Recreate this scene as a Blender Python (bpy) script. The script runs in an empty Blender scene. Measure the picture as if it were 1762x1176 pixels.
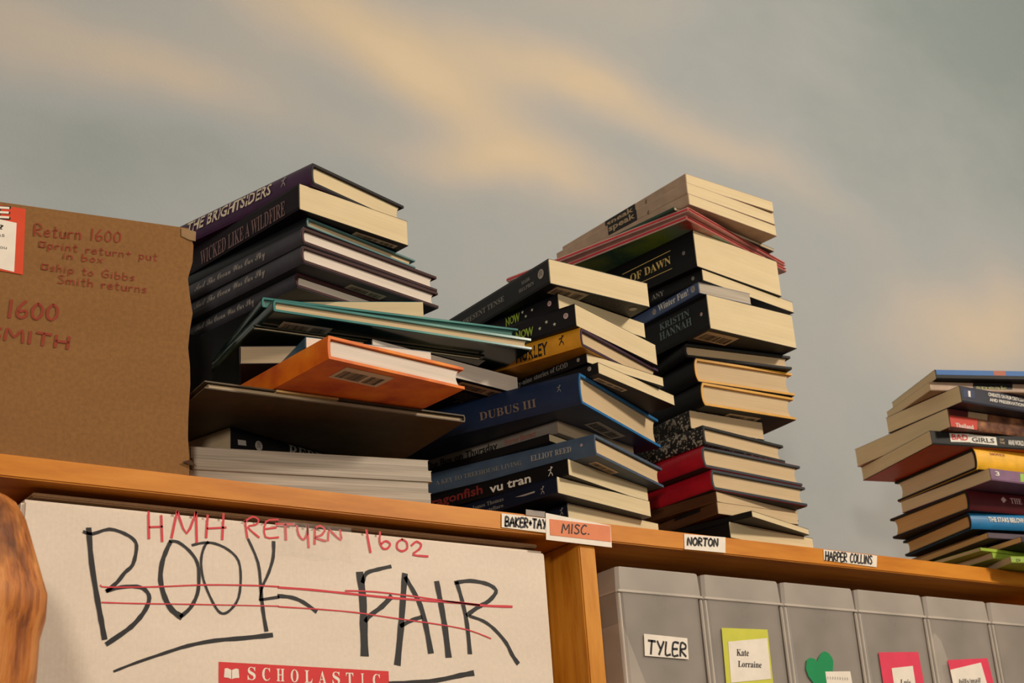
import bpy, bmesh, math, random
from mathutils import Vector, Matrix, Euler
random.seed(7)
C = bpy.context.scene.collection
SC = bpy.context.scene
H = 1.94                      # height of the shelf top above the floor
# ------------------------------------------------------------------ camera
cam = bpy.data.cameras.new('camera'); co = bpy.data.objects.new('camera', cam); C.objects.link(co)
cam.sensor_width = 36.0; cam.lens = 53.9079
co.matrix_world = Matrix([[0.8256707, -0.1563412, -0.5420565, -0.3314213], [-0.5602819, -0.3396014, -0.7554833, -1.1542136], [-0.06597, 0.9274849, -0.3679941, -0.3847684], [0, 0, 0, 1]])
co.location.z += H
cam.clip_start = 0.05
cam.dof.use_dof = True; cam.dof.focus_distance = 1.42; cam.dof.aperture_fstop = 15.0
SC.camera = co
# ------------------------------------------------------------------ world, lamps, exposure
SC.view_settings.view_transform = 'Standard'; SC.view_settings.look = 'None'
SC.view_settings.exposure = 0.0; SC.view_settings.gamma = 1.0
try: SC.view_settings.use_curve_mapping = False
except Exception: pass
w = bpy.data.worlds.new('room_light'); SC.world = w; w.use_nodes = True
w.node_tree.nodes['Background'].inputs[0].default_value = (1.0, 0.86, 0.70, 1)
w.node_tree.nodes['Background'].inputs[1].default_value = 0.16
def lamp(name, loc, target, size, power, col):
    l = bpy.data.lights.new(name, 'AREA'); l.shape = 'DISK'; l.size = size; l.energy = power; l.color = col
    o = bpy.data.objects.new(name, l); C.objects.link(o)
    o.location = loc
    d = Vector(target) - Vector(loc); o.rotation_euler = d.to_track_quat('-Z', 'Y').to_euler()
    return o
lamp('lamp_left', (-1.0, -2.0, H + .24), (.3, 0, H), .22, 19.5, (1.0, .87, .71))
lamp('lamp_right', (1.9, -2.2, H + 1.3), (.7, 0, H + .1), .30, 58, (1.0, .87, .71))
# ------------------------------------------------------------------ materials
def lin(c):
    return tuple((v / 12.92 if v <= 0.04045 else ((v + 0.055) / 1.055) ** 2.4) for v in [x / 255.0 for x in c]) + (1.0,)
MATS = {}
def N(nt, t, **kw):
    n = nt.nodes.new(t)
    for k, v in kw.items():
        setattr(n, k, v)
    return n
def base_mat(name):
    m = bpy.data.materials.new(name); m.use_nodes = True
    return m, m.node_tree, m.node_tree.nodes['Principled BSDF']
def noise(nt, scale, detail=3, rough=0.55, stretch=(1, 1, 1), coord='Object', off=(0, 0, 0)):
    tc = N(nt, 'ShaderNodeTexCoord'); mp = N(nt, 'ShaderNodeMapping'); nz = N(nt, 'ShaderNodeTexNoise')
    mp.inputs['Scale'].default_value = stretch; mp.inputs['Location'].default_value = off
    nz.inputs['Scale'].default_value = scale; nz.inputs['Detail'].default_value = detail; nz.inputs['Roughness'].default_value = rough
    nt.links.new(tc.outputs[coord], mp.inputs[0]); nt.links.new(mp.outputs[0], nz.inputs['Vector'])
    return nz.outputs[0]
def ramp(nt, fac, stops):
    r = N(nt, 'ShaderNodeValToRGB'); nt.links.new(fac, r.inputs[0]); e = r.color_ramp.elements
    while len(e) < len(stops): e.new(0.5)
    for i, (p, c) in enumerate(stops): e[i].position = p; e[i].color = c
    return r.outputs[0]
def scl(c, k): return (min(1, c[0] * k), min(1, c[1] * k), min(1, c[2] * k), 1)
def plain(name, rgb, rough=0.5, var=0.12, scale=60, spec=0.4, bump=0.0):
    if name in MATS: return MATS[name]
    m, nt, p = base_mat(name); c = lin(rgb)
    f = noise(nt, scale)
    nt.links.new(ramp(nt, f, [(0.3, scl(c, 1 - var)), (0.7, scl(c, 1 + var))]), p.inputs['Base Color'])
    p.inputs['Roughness'].default_value = rough; p.inputs['Specular IOR Level'].default_value = spec
    if bump:
        b = N(nt, 'ShaderNodeBump'); b.inputs['Strength'].default_value = bump; b.inputs['Distance'].default_value = 0.001
        nt.links.new(f, b.inputs['Height']); nt.links.new(b.outputs[0], p.inputs['Normal'])
    MATS[name] = m; return m
def pages_mat(name, rgb, lines=0.10, freq=1400):
    if name in MATS: return MATS[name]
    m, nt, p = base_mat(name); c = lin(rgb)
    f = noise(nt, 1.0, 2, 0.6, (6, 6, freq))
    g = noise(nt, 1.0, 2, 0.6, (14, 14, 120))
    mx = N(nt, 'ShaderNodeMix', data_type='RGBA', blend_type='MULTIPLY'); mx.inputs[0].default_value = 1.0
    nt.links.new(ramp(nt, f, [(0.33, scl(c, 1 - lines)), (0.62, scl(c, 1 + lines * .4))]), mx.inputs[6])
    nt.links.new(ramp(nt, g, [(0.3, (.93, .92, .90, 1)), (0.7, (1, 1, 1, 1))]), mx.inputs[7])
    nt.links.new(mx.outputs[2], p.inputs['Base Color'])
    p.inputs['Roughness'].default_value = 0.85; p.inputs['Specular IOR Level'].default_value = 0.15
    b = N(nt, 'ShaderNodeBump'); b.inputs['Strength'].default_value = 0.25; b.inputs['Distance'].default_value = 0.0004
    nt.links.new(f, b.inputs['Height']); nt.links.new(b.outputs[0], p.inputs['Normal'])
    MATS[name] = m; return m
def speckle_mat(name):
    m, nt, p = base_mat(name)
    tc = N(nt, 'ShaderNodeTexCoord'); v = N(nt, 'ShaderNodeTexVoronoi'); v.inputs['Scale'].default_value = 330
    nt.links.new(tc.outputs['Object'], v.inputs['Vector'])
    nz = noise(nt, 120, 2)
    sub = N(nt, 'ShaderNodeMath', operation='SUBTRACT'); nt.links.new(nz, sub.inputs[0]); sub.inputs[1].default_value = 0.18
    mul = N(nt, 'ShaderNodeMath', operation='MULTIPLY'); nt.links.new(sub.outputs[0], mul.inputs[0]); mul.inputs[1].default_value = 1.15
    lt = N(nt, 'ShaderNodeMath', operation='LESS_THAN'); nt.links.new(v.outputs['Distance'], lt.inputs[0]); nt.links.new(mul.outputs[0], lt.inputs[1])
    nt.links.new(ramp(nt, lt.outputs[0], [(0.0, lin((22, 20, 20))), (1.0, lin((150, 140, 125)))]), p.inputs['Base Color'])
    p.inputs['Roughness'].default_value = 0.6
    MATS[name] = m; return m
def art_mat(name, stops, scale=9, stretch=(1, 1, 1), rough=0.3):
    if name in MATS: return MATS[name]
    m, nt, p = base_mat(name)
    f = noise(nt, scale, 4, 0.5, stretch)
    nt.links.new(ramp(nt, f, [(q, lin(c)) for q, c in stops]), p.inputs['Base Color'])
    p.inputs['Roughness'].default_value = rough
    MATS[name] = m; return m
def wood_mat(name, dark, mid, light, axis=0, scale=7, rough=0.45, knots=True):
    if name in MATS: return MATS[name]
    m, nt, p = base_mat(name)
    st = [9, 9, 9]; st[axis] = 1.3
    f = noise(nt, scale, 5, 0.6, tuple(st)); g = noise(nt, 2.6, 3, 0.5, (1, 1, 1))
    mx = N(nt, 'ShaderNodeMix', data_type='RGBA', blend_type='MIX'); nt.links.new(ramp(nt, g, [(0.42, (0, 0, 0, 1)), (0.62, (.75, .75, .75, 1))]), mx.inputs[0])
    nt.links.new(ramp(nt, f, [(0.30, lin(dark)), (0.5, lin(mid)), (0.72, lin(light))]), mx.inputs[6])
    nt.links.new(ramp(nt, f, [(0.30, lin(mid)), (0.6, lin(light))]), mx.inputs[7])
    nt.links.new(mx.outputs[2], p.inputs['Base Color'])
    p.inputs['Roughness'].default_value = rough; p.inputs['Specular IOR Level'].default_value = 0.3
    MATS[name] = m; return m
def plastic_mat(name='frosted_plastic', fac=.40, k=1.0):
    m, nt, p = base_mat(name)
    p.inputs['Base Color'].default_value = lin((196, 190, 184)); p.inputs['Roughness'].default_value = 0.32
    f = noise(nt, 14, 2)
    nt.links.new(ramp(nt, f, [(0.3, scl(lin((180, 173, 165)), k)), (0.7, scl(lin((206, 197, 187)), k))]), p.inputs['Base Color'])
    t = N(nt, 'ShaderNodeBsdfTransparent'); t.inputs[0].default_value = (0.92, 0.91, 0.9, 1)
    mx = N(nt, 'ShaderNodeMixShader'); mx.inputs[0].default_value = fac
    out = nt.nodes['Material Output']
    nt.links.new(t.outputs[0], mx.inputs[1]); nt.links.new(p.outputs[0], mx.inputs[2]); nt.links.new(mx.outputs[0], out.inputs[0])
    return m
def clear_mat():
    m, nt, p = base_mat('clear_tape')
    p.inputs['Base Color'].default_value = (.85, .8, .72, 1); p.inputs['Roughness'].default_value = 0.12
    t = N(nt, 'ShaderNodeBsdfTransparent'); mx = N(nt, 'ShaderNodeMixShader')
    f = noise(nt, 70, 2)
    nt.links.new(ramp(nt, f, [(0.3, (.06, .06, .06, 1)), (0.7, (.16, .16, .16, 1))]), mx.inputs[0])
    b = N(nt, 'ShaderNodeBump'); b.inputs['Strength'].default_value = 0.6; b.inputs['Distance'].default_value = 0.002
    nt.links.new(f, b.inputs['Height']); nt.links.new(b.outputs[0], p.inputs['Normal'])
    nt.links.new(t.outputs[0], mx.inputs[1]); nt.links.new(p.outputs[0], mx.inputs[2]); nt.links.new(mx.outputs[0], nt.nodes['Material Output'].inputs[0])
    return m
def cardboard_mat(name, rgb, white=False):
    m, nt, p = base_mat(name); c = lin(rgb)
    f = noise(nt, 260, 3, 0.7, (1, 1, 1)); g = noise(nt, 7, 3, 0.5, (1, 1, 3)); fl = noise(nt, 1, 1, .4, (420, 420, 3))
    mx = N(nt, 'ShaderNodeMix', data_type='RGBA', blend_type='MULTIPLY'); mx.inputs[0].default_value = 1
    k = .05 if white else .12
    nt.links.new(ramp(nt, f, [(0.3, scl(c, 1 - k)), (0.7, scl(c, 1 + k))]), mx.inputs[6])
    nt.links.new(ramp(nt, g, [(0.35, (.93, .92, .91, 1)), (0.65, (1, 1, 1, 1))]), mx.inputs[7])
    nt.links.new(mx.outputs[2], p.inputs['Base Color'])
    p.inputs['Roughness'].default_value = 0.55 if white else 0.85; p.inputs['Specular IOR Level'].default_value = 0.25
    b = N(nt, 'ShaderNodeBump'); b.inputs['Strength'].default_value = 0.12; b.inputs['Distance'].default_value = 0.001
    nt.links.new(fl, b.inputs['Height']); nt.links.new(b.outputs[0], p.inputs['Normal'])
    return m
INK = {k: plain('ink_' + k, v, 0.55, 0.05) for k, v in dict(cream=(226, 214, 190), dimrose=(120, 92, 92), pale=(165, 158, 150), dim=(128, 126, 122), green=(150, 175, 60), black=(20, 18, 20),
    tan=(176, 150, 118), dimtan=(122, 102, 88), rust=(150, 80, 62), dimbrown=(116, 92, 84), darkred=(122, 40, 36), white=(225, 220, 210), slate=(92, 108, 112), gold=(214, 184, 110), red=(214, 60, 66), olive=(150, 148, 96),
    rose=(206, 176, 178), star=(200, 200, 180), maroonp=(84, 26, 28), redp=(196, 62, 46), bluep=(44, 56, 92), bluep2=(32, 98, 168), orangep=(168, 88, 56), greenp=(150, 190, 90),
    redmark=(210, 52, 64), marker=(28, 25, 28), redbrown=(140, 46, 18), paper=(238, 229, 216), orangel=(224, 130, 84), yellowl=(205, 205, 70), pink=(226, 62, 92), heart=(0, 140, 82), shiplabel=(214, 70, 32), brandred=(214, 44, 48), greytag=(150, 140, 132), grey=(110, 104, 100)).items()}
PAGE = {k: pages_mat('pages_' + k, *v) for k, v in dict(cream=((222, 204, 166), .07), warm=((206, 182, 146), .09), white=((226, 214, 202), .12), grey=((186, 176, 162), .30, 520), tan=((212, 170, 114), .1), dull=((188, 168, 140), .1), teal=((84, 122, 116), .2, 500)).items()}
BLACKBAR = plain('barcode_ink', (40, 36, 34), .6, .05)
BARPAPER = plain('barcode_paper', (206, 188, 162), .6, .06)
# ------------------------------------------------------------------ mesh helpers
def link(name, bm, mats, parent=None, smooth=False):
    me = bpy.data.meshes.new(name); bm.to_mesh(me); bm.free()
    o = bpy.data.objects.new(name, me); C.objects.link(o)
    for m in (mats if isinstance(mats, (list, tuple)) else [mats]): me.materials.append(m)
    if smooth:
        for p in me.polygons: p.use_smooth = True
    if parent: o.parent = parent
    return o
def empty(name, loc, rz, label, cat, group=None):
    o = bpy.data.objects.new(name, None); C.objects.link(o); o.empty_display_size = 0.03
    o.location = loc; o.rotation_euler = (0, 0, rz); o['label'] = label; o['category'] = cat
    if group: o['group'] = group
    return o
def tag(o, label, cat, group=None):
    o['label'] = label; o['category'] = cat
    if group: o['group'] = group
    return o
def box(bm, x0, x1, y0, y1, z0, z1, mi=0, bev=0.0):
    r = bmesh.ops.create_cube(bm, size=1.0, matrix=Matrix.Translation(((x0 + x1) / 2, (y0 + y1) / 2, (z0 + z1) / 2)) @ Matrix.Diagonal((x1 - x0, y1 - y0, z1 - z0, 1)))
    fs = list({f for v in r['verts'] for f in v.link_faces})
    for f in fs: f.material_index = mi
    if bev:
        es = list({e for v in r['verts'] for e in v.link_edges})
        bmesh.ops.bevel(bm, geom=es, offset=bev, segments=2, affect='EDGES', clamp_overlap=True)
    return fs
def quad(bm, pts, mi=0):
    f = bm.faces.new([bm.verts.new(p) for p in pts]); f.material_index = mi; return f
def recalc(bm): bmesh.ops.recalc_face_normals(bm, faces=bm.faces[:])
# ------------------------------------------------------------------ lettering
_cache = {}
def _mapstr(s, style):
    if style in ('serif',): a, b = 0x1D400, 0x1D41A
    elif style == 'script': a, b = 0x1D4D0, 0x1D4EA
    elif style == 'italic': a, b = 0x1D468, 0x1D482
    else: return s
    return ''.join(chr(a + ord(c) - 65) if 'A' <= c <= 'Z' else chr(b + ord(c) - 97) if 'a' <= c <= 'z' else c for c in s)
def glyphs(s, style):
    """flat outline of a line of type: cap height 1, base line 0, left edge 0"""
    k = (s, style)
    if k in _cache: return _cache[k]
    cu = bpy.data.curves.new('lettering', 'FONT'); cu.body = _mapstr(s, style); cu.resolution_u = 2
    if style in ('bold', 'boldit', 'brush', 'jag'): cu.offset = 0.022
    o = bpy.data.objects.new('lettering', cu); C.objects.link(o)
    dg = bpy.context.evaluated_depsgraph_get(); me = bpy.data.meshes.new_from_object(o.evaluated_get(dg))
    vs = [(v.co.x, v.co.y) for v in me.vertices]; fs = [tuple(p.vertices) for p in me.polygons]
    bpy.data.objects.remove(o); bpy.data.curves.remove(cu); bpy.data.meshes.remove(me)
    cap = 0.69
    sh = {'boldit': 0.18, 'brush': 0.14, 'jag': 0.05}.get(style, 0)
    rnd = random.Random(len(s))
    if style in ('jag', 'brush'):
        j = 0.05 if style == 'jag' else 0.02
        vs = [(x + rnd.uniform(-j, j), y + rnd.uniform(-j, j)) for x, y in vs]
    x0 = min(v[0] for v in vs)
    vs = [((x - x0) / cap + sh * y / cap, y / cap) for x, y in vs]
    wd = max(v[0] for v in vs)
    _cache[k] = (vs, fs, wd); return _cache[k]
HAND = {'A': (.8, ['0,0 .4,1 .8,0', '.15,.4 .66,.4']), 'B': (.7, ['.05,0 .05,1 .5,.95 .6,.75 .45,.55 .08,.5 .55,.45 .7,.25 .5,.02 .05,0']), 'C': (.65, ['.65,.9 .35,1 .05,.6 .1,.15 .4,0 .65,.12']),
 'D': (.7, ['.05,0 .05,1 .5,.9 .7,.5 .5,.08 .05,0']), 'E': (.6, ['.6,1 .05,.97 .05,0 .6,.03', '.05,.5 .5,.52']), 'G': (.7, ['.65,.88 .35,1 .05,.55 .15,.1 .5,0 .68,.2 .66,.45 .4,.45']), 'H': (.7, ['.05,1 .05,0', '.68,1 .66,0', '.05,.5 .68,.52']),
 'I': (.2, ['.1,1 .1,0']), 'K': (.7, ['.05,1 .05,0', '.65,1 .07,.45 .7,0']), 'L': (.55, ['.05,1 .05,.02 .55,.05']), 'M': (.9, ['.02,0 .1,1 .45,.35 .8,1 .9,0']), 'N': (.75, ['.05,0 .07,1 .68,0 .7,1']),
 'O': (.75, ['.38,1 .08,.75 .05,.3 .35,0 .68,.25 .7,.75 .38,1']), 'P': (.6, ['.05,0 .06,1 .55,.9 .55,.55 .07,.45']), 'R': (.68, ['.05,0 .06,1 .55,.9 .55,.6 .08,.48 .66,0']), 'S': (.6, ['.58,.88 .3,1 .06,.78 .5,.42 .55,.15 .25,0 .03,.12']),
 'T': (.7, ['0,1 .7,.98', '.35,1 .33,0']), 'U': (.7, ['.05,1 .06,.25 .3,0 .6,.15 .66,1']), 'Y': (.7, ['.02,1 .36,.5', '.7,1 .28,0']), '+': (.5, ['.25,.75 .25,.3', '.05,.52 .45,.52']), '.': (.2, ['.08,.04 .14,.04']),
 '0': (.6, ['.3,.9 .05,.6 .08,.15 .3,0 .55,.25 .55,.7 .3,.9']), '1': (.25, ['.14,1 .12,0']), '6': (.6, ['.45,1 .1,.55 .08,.15 .3,0 .55,.18 .5,.45 .1,.35']), '#': (.7, ['.1,.1 .1,.8', '.08,.8 .65,.78', '.65,.8 .63,.1', '.65,.1 .1,.12']),
 'a': (.55, ['.5,.5 .2,.58 .05,.25 .25,0 .5,.2 .5,.55 .52,0']), 'b': (.55, ['.06,1 .06,0 .4,.02 .52,.3 .35,.52 .08,.4']), 'e': (.5, ['.06,.3 .46,.34 .35,.55 .1,.48 .06,.15 .25,0 .48,.1']), 'h': (.5, ['.06,1 .06,0', '.06,.4 .3,.55 .45,.4 .46,0']),
 'i': (.2, ['.1,.55 .1,0', '.1,.78 .12,.8']), 'm': (.8, ['.05,.55 .05,0', '.05,.4 .25,.55 .38,.4 .38,0', '.38,.4 .6,.55 .72,.4 .74,0']), 'n': (.5, ['.06,.55 .06,0', '.06,.4 .3,.55 .45,.4 .46,0']), 'o': (.5, ['.25,.55 .05,.35 .1,.05 .35,.02 .47,.3 .25,.55']),
 'p': (.5, ['.06,.55 .06,-.35', '.06,.45 .35,.55 .5,.3 .35,.02 .08,.1']), 'r': (.4, ['.06,.55 .07,0', '.07,.35 .2,.52 .4,.5']), 's': (.42, ['.4,.48 .2,.56 .06,.4 .36,.2 .3,.02 .05,.06']), 't': (.42, ['.2,.9 .2,.05 .4,.02', '.02,.58 .4,.6']),
 'u': (.5, ['.06,.55 .08,.1 .28,0 .45,.15 .46,.55 .48,0']), 'x': (.45, ['.03,.55 .42,0', '.42,.55 .04,0']), ' ': (.4, [])}
def hand_lines(s):
    x = 0; out = []
    for ch in s:
        wd, ls = HAND[ch]
        for l in ls: out.append([(x + float(a) , float(b)) for a, b in (t.split(',') for t in l.split())])
        x += wd + .22
    return out, x - .22
def smooth_line(p, n=3):
    if len(p) < 3: return p
    out = []
    for i in range(len(p) - 1):
        a = p[max(i - 1, 0)]; b = p[i]; c = p[i + 1]; d = p[min(i + 2, len(p) - 1)]
        for k in range(n):
            t = k / n
            out.append(tuple(.5 * (2 * b[j] + (c[j] - a[j]) * t + (2 * a[j] - 5 * b[j] + 4 * c[j] - d[j]) * t * t + (3 * b[j] - a[j] - 3 * c[j] + d[j]) * t ** 3) for j in (0, 1)))
    out.append(tuple(p[-1])); return out
def ribbon(bm, pts, w0, w1, f, mi=0):
    """ink stroke: pts in surface coordinates (s,t), f maps (s,t) -> 3-D"""
    p = smooth_line(pts); n = len(p); L = []; Rr = []
    for i in range(n):
        a = p[max(i - 1, 0)]; b = p[min(i + 1, n - 1)]
        dx, dy = b[0] - a[0], b[1] - a[1]; l = math.hypot(dx, dy) or 1e-9
        w = (w0 + (w1 - w0) * i / max(1, n - 1)) * .5 * (1 + .10 * math.sin(i * 2.3))
        nx, ny = -dy / l * w, dx / l * w; e = 0
        ex, ey = (dx / l * w * .6, dy / l * w * .6)
        if i == 0: q = (p[i][0] - ex, p[i][1] - ey)
        elif i == n - 1: q = (p[i][0] + ex, p[i][1] + ey)
        else: q = p[i]
        L.append(bm.verts.new(f(q[0] + nx, q[1] + ny))); Rr.append(bm.verts.new(f(q[0] - nx, q[1] - ny)))
    for i in range(n - 1):
        try: bm.faces.new((L[i], Rr[i], Rr[i + 1], L[i + 1])).material_index = mi
        except ValueError: pass
def hand_text(bm, s, a, b, top, wd, f, mi=0, slant=.08):
    """hand lettering between surface points a (start of base line) and b (end); top = cap height point over a"""
    ls, W = hand_lines(s); ux, uy = (b[0] - a[0]) / W, (b[1] - a[1]) / W
    hx, hy = top[0] - a[0], top[1] - a[1]
    for l in ls:
        ribbon(bm, [(a[0] + x * ux + y * hx + slant * y * ux, a[1] + x * uy + y * hy) for x, y in l], wd, wd, f, mi)
def type_text(bm, s, style, a, b, top, f, mi=0):
    vs, fs, W = glyphs(s, style); ux, uy = (b[0] - a[0]) / W, (b[1] - a[1]) / W; hx, hy = top[0] - a[0], top[1] - a[1]
    vv = [bm.verts.new(f(a[0] + x * ux + y * hx, a[1] + x * uy + y * hy)) for x, y in vs]
    for q in fs:
        try: bm.faces.new([vv[i] for i in q]).material_index = mi
        except ValueError: pass
def disc(bm, c, rx, ry, f, mi=0, n=14):
    bm.faces.new([bm.verts.new(f(c[0] + rx * math.cos(2 * math.pi * i / n), c[1] + ry * math.sin(2 * math.pi * i / n))) for i in range(n)]).material_index = mi
# ------------------------------------------------------------------ the books
POSE = {'navy_bottom': [0.54892, 0.0006, 0.0004, 0.21548, 0.01657, 0.203, 0.14429], 'james': [0.52081, -0.02308, 0.01693, 0.249, 0.0169, 0.203, 0.15013], 'dragonfish': [0.5303, -0.03027, 0.03395, 0.34355, 0.01667, 0.21, 0.14815], 'elliot': [0.54887, -0.05097, 0.05064, 0.43815, 0.02116, 0.21, 0.15298], 'thin_dark': [0.52271, -0.01394, 0.0721, 0.32794, 0.00783, 0.2, 0.13], 'bus': [0.53086, -0.01798, 0.08034, 0.3019, 0.01353, 0.21, 0.13358], 'dubus': [0.52247, -0.06871, 0.09346, 0.45692, 0.03228, 0.235, 0.1846], 'god2': [0.54413, -0.07279, 0.1258, 0.32248, 0.01159, 0.19, 0.14072], 'god1': [0.53607, -0.06654, 0.13782, 0.19565, 0.00996, 0.19, 0.11811], 'hurley': [0.5204, -0.08013, 0.14775, 0.38813, 0.01991, 0.14, 0.15789], 'know2': [0.51591, -0.08039, 0.16763, 0.34853, 0.02327, 0.205, 0.15341], 'know1': [0.51058, -0.06201, 0.19126, 0.18584, 0.0169, 0.205, 0.1313], 'tense': [0.4906, -0.07764, 0.20856, 0.03403, 0.02638, 0.205, 0.12802], 'bottom': [0.76042, 0.00115, 0.0004, 0.14903, 0.01781, 0.205, 0.14605], 'thin_black': [0.77264, -0.0222, 0.01836, 0.29671, 0.00673, 0.2, 0.12422], 'brown2': [0.74816, 0.0028, 0.02565, 0.02243, 0.0132, 0.205, 0.12019], 'brown1': [0.74845, 0.00249, 0.03886, 0.18449, 0.01167, 0.205, 0.14818], 'red2': [0.74135, -0.0007, 0.05078, 0.08567, 0.02256, 0.22, 0.1524], 'red1': [0.73043, -0.00301, 0.07344, 0.09149, 0.02399, 0.22, 0.15927], 'speck2': [0.731, -0.00738, 0.09777, 0.13866, 0.02121, 0.21, 0.13745], 'speck1': [0.72896, 0.00846, 0.11967, -0.01153, 0.02052, 0.205, 0.10639], 'yellow2': [0.73364, -0.00923, 0.14073, -0.02921, 0.02694, 0.22, 0.13462], 'yellow1': [0.73018, -0.00708, 0.16816, -0.06808, 0.02769, 0.22, 0.13797], 'blackhc': [0.72207, -0.00281, 0.19628, -0.14758, 0.01666, 0.22, 0.14112], 'kristin': [0.7226, -0.04655, 0.21356, 0.03169, 0.04003, 0.235, 0.13153], 'winter': [0.71502, -0.04484, 0.254, 0.00126, 0.01336, 0.18, 0.07543], 'any': [0.71755, -0.04978, 0.26726, 0.15484, 0.01341, 0.205, 0.16063], 'dawn': [0.70862, -0.05263, 0.28083, 0.14385, 0.04328, 0.205, 0.14616], 'pink2': [0.68641, -0.06992, 0.3243, 0.26968, 0.00539, 0.25, 0.20565], 'pink1': [0.68278, -0.07762, 0.32987, 0.29141, 0.00497, 0.25, 0.20677], 'greenthin': [0.67403, -0.0651, 0.33473, 0.17501, 0.00373, 0.2, 0.17685], 'speak3': [0.6854, -0.07702, 0.33871, 0.1133, 0.01287, 0.21, 0.1443], 'speak2': [0.68536, -0.07641, 0.35186, 0.09921, 0.01368, 0.21, 0.14213], 'speak1': [0.68865, -0.07305, 0.36589, 0.05424, 0.01248, 0.21, 0.13578], 'grey3': [0.2555, -0.00404, 0.1895, 0.22864, 0.01483, 0.2, 0.145], 'grey2': [0.25054, -0.02598, 0.20409, 0.22589, 0.01794, 0.2, 0.17438], 'grey1': [0.24974, -0.02865, 0.22178, 0.24038, 0.01728, 0.2, 0.17514], 'tealthin': [0.25543, -0.02895, 0.23934, 0.2599, 0.0099, 0.2, 0.14195], 'wicked': [0.24256, -0.03899, 0.24965, 0.17836, 0.02636, 0.21, 0.13066], 'bright': [0.2536, -0.04213, 0.27652, 0.30567, 0.02306, 0.215, 0.12764], 'stars': [1.14859, -0.00374, 0.04507, -0.22123, 0.02046, 0.22, 0.13625], 'maroon': [1.14364, -0.01041, 0.06604, -0.11226, 0.02635, 0.22, 0.13914], 'purple': [1.14328, -0.0482, 0.0925, -0.07029, 0.01458, 0.21, 0.15017], 'yellow': [1.1331, -0.03978, 0.10744, -0.13572, 0.02717, 0.22, 0.1463], 'badgirls': [1.07492, -0.02655, 0.13476, -0.23524, 0.01717, 0.21, 0.14876], 'thai': [1.08822, -0.04666, 0.15176, -0.08498, 0.02311, 0.2, 0.16457], 'cineaste': [1.08754, -0.06984, 0.1754, -0.05688, 0.02029, 0.21, 0.12302], 'speakb': [1.06949, -0.04197, 0.19636, -0.3476, 0.01098, 0.21, 0.10879], 'blue': [1.07198, -0.05124, 0.20806, -0.37729, 0.01178, 0.21, 0.11557], 'biggrey': [0.16901, -0.00161, 0.0785, -0.04739, 0.0071, 0.22, 0.25767], 'orange': [0.24116, -0.09002, 0.0862, 0.11718, 0.02099, 0.21, 0.14852], 'blueS': [0.23825, -0.05457, 0.1078, -0.12259, 0.0106, 0.19, 0.12], 'lucid': [0.32395, -0.02059, 0.1258, 0.15786, 0.01806, 0.2, 0.18498], 'cream': [0.21502, 0.02815, 0.1187, -0.45001, 0.01686, 0.06, 0.07], 'tealA': [0.22115, -0.02765, 0.1494, -0.07558, 0.01197, 0.17, 0.26487], 'tealB': [0.22039, -0.00632, 0.1615, -0.14025, 0.01054, 0.15, 0.25672], 'darkA': [1.16155, -0.01464, 0.0318, -0.16632, 0.0072, 0.21, 0.14], 'darkB': [1.18167, -0.04536, 0.0212, -0.08226, 0.0068, 0.21, 0.14], 'green1': [1.14901, -0.01022, 0.0165, -0.00923, 0.0042, 0.21, 0.14], 'green2': [1.1686, -0.01042, 0.0087, -0.03203, 0.0073, 0.21, 0.14], 'green3': [1.17961, -0.02697, 0.0004, -0.28142, 0.0081, 0.21, 0.14], 'rebel': [0.231, 0.081, 0.0426, 0.31416, 0.0355, 0.22, 0.14], 'tealC': [0.218, 0.005, 0.1441, -0.08727, 0.0048, 0.2, 0.235], 'cream7': [0.25285, 0.03438, 0.1722, -0.43633, 0.017, 0.17, 0.14], 'tucked': [0.1745, 0.1, 0.0862, 0.0, 0.085, 0.046, 0.14], 'darkC': [1.19, 0.012, 0.0285, -0.10472, 0.003, 0.2, 0.13], 'darkD': [1.178, 0.012, 0.0394, -0.13963, 0.0051, 0.205, 0.135], 'block0': [0.17809, 0.04799, 0.0001, -0.2035, 0.0105, 0.235, 0.22185], 'block1': [0.17659, 0.04899, 0.0107, -0.2035, 0.0105, 0.235, 0.22185], 'block2': [0.17909, 0.04699, 0.0213, -0.2035, 0.0105, 0.235, 0.22185], 'block3': [0.17709, 0.04849, 0.0319, -0.2035, 0.0105, 0.235, 0.22185]}      # x, y, z above the shelf, yaw, thickness, spine length, width
MIRROR = set(['badgirls', 'blue', 'cineaste', 'darkA', 'darkB', 'darkC', 'darkD', 'green1', 'green2', 'green3', 'maroon', 'purple', 'rebel', 'speakb', 'stars', 'thai', 'tucked', 'yellow'])
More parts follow.
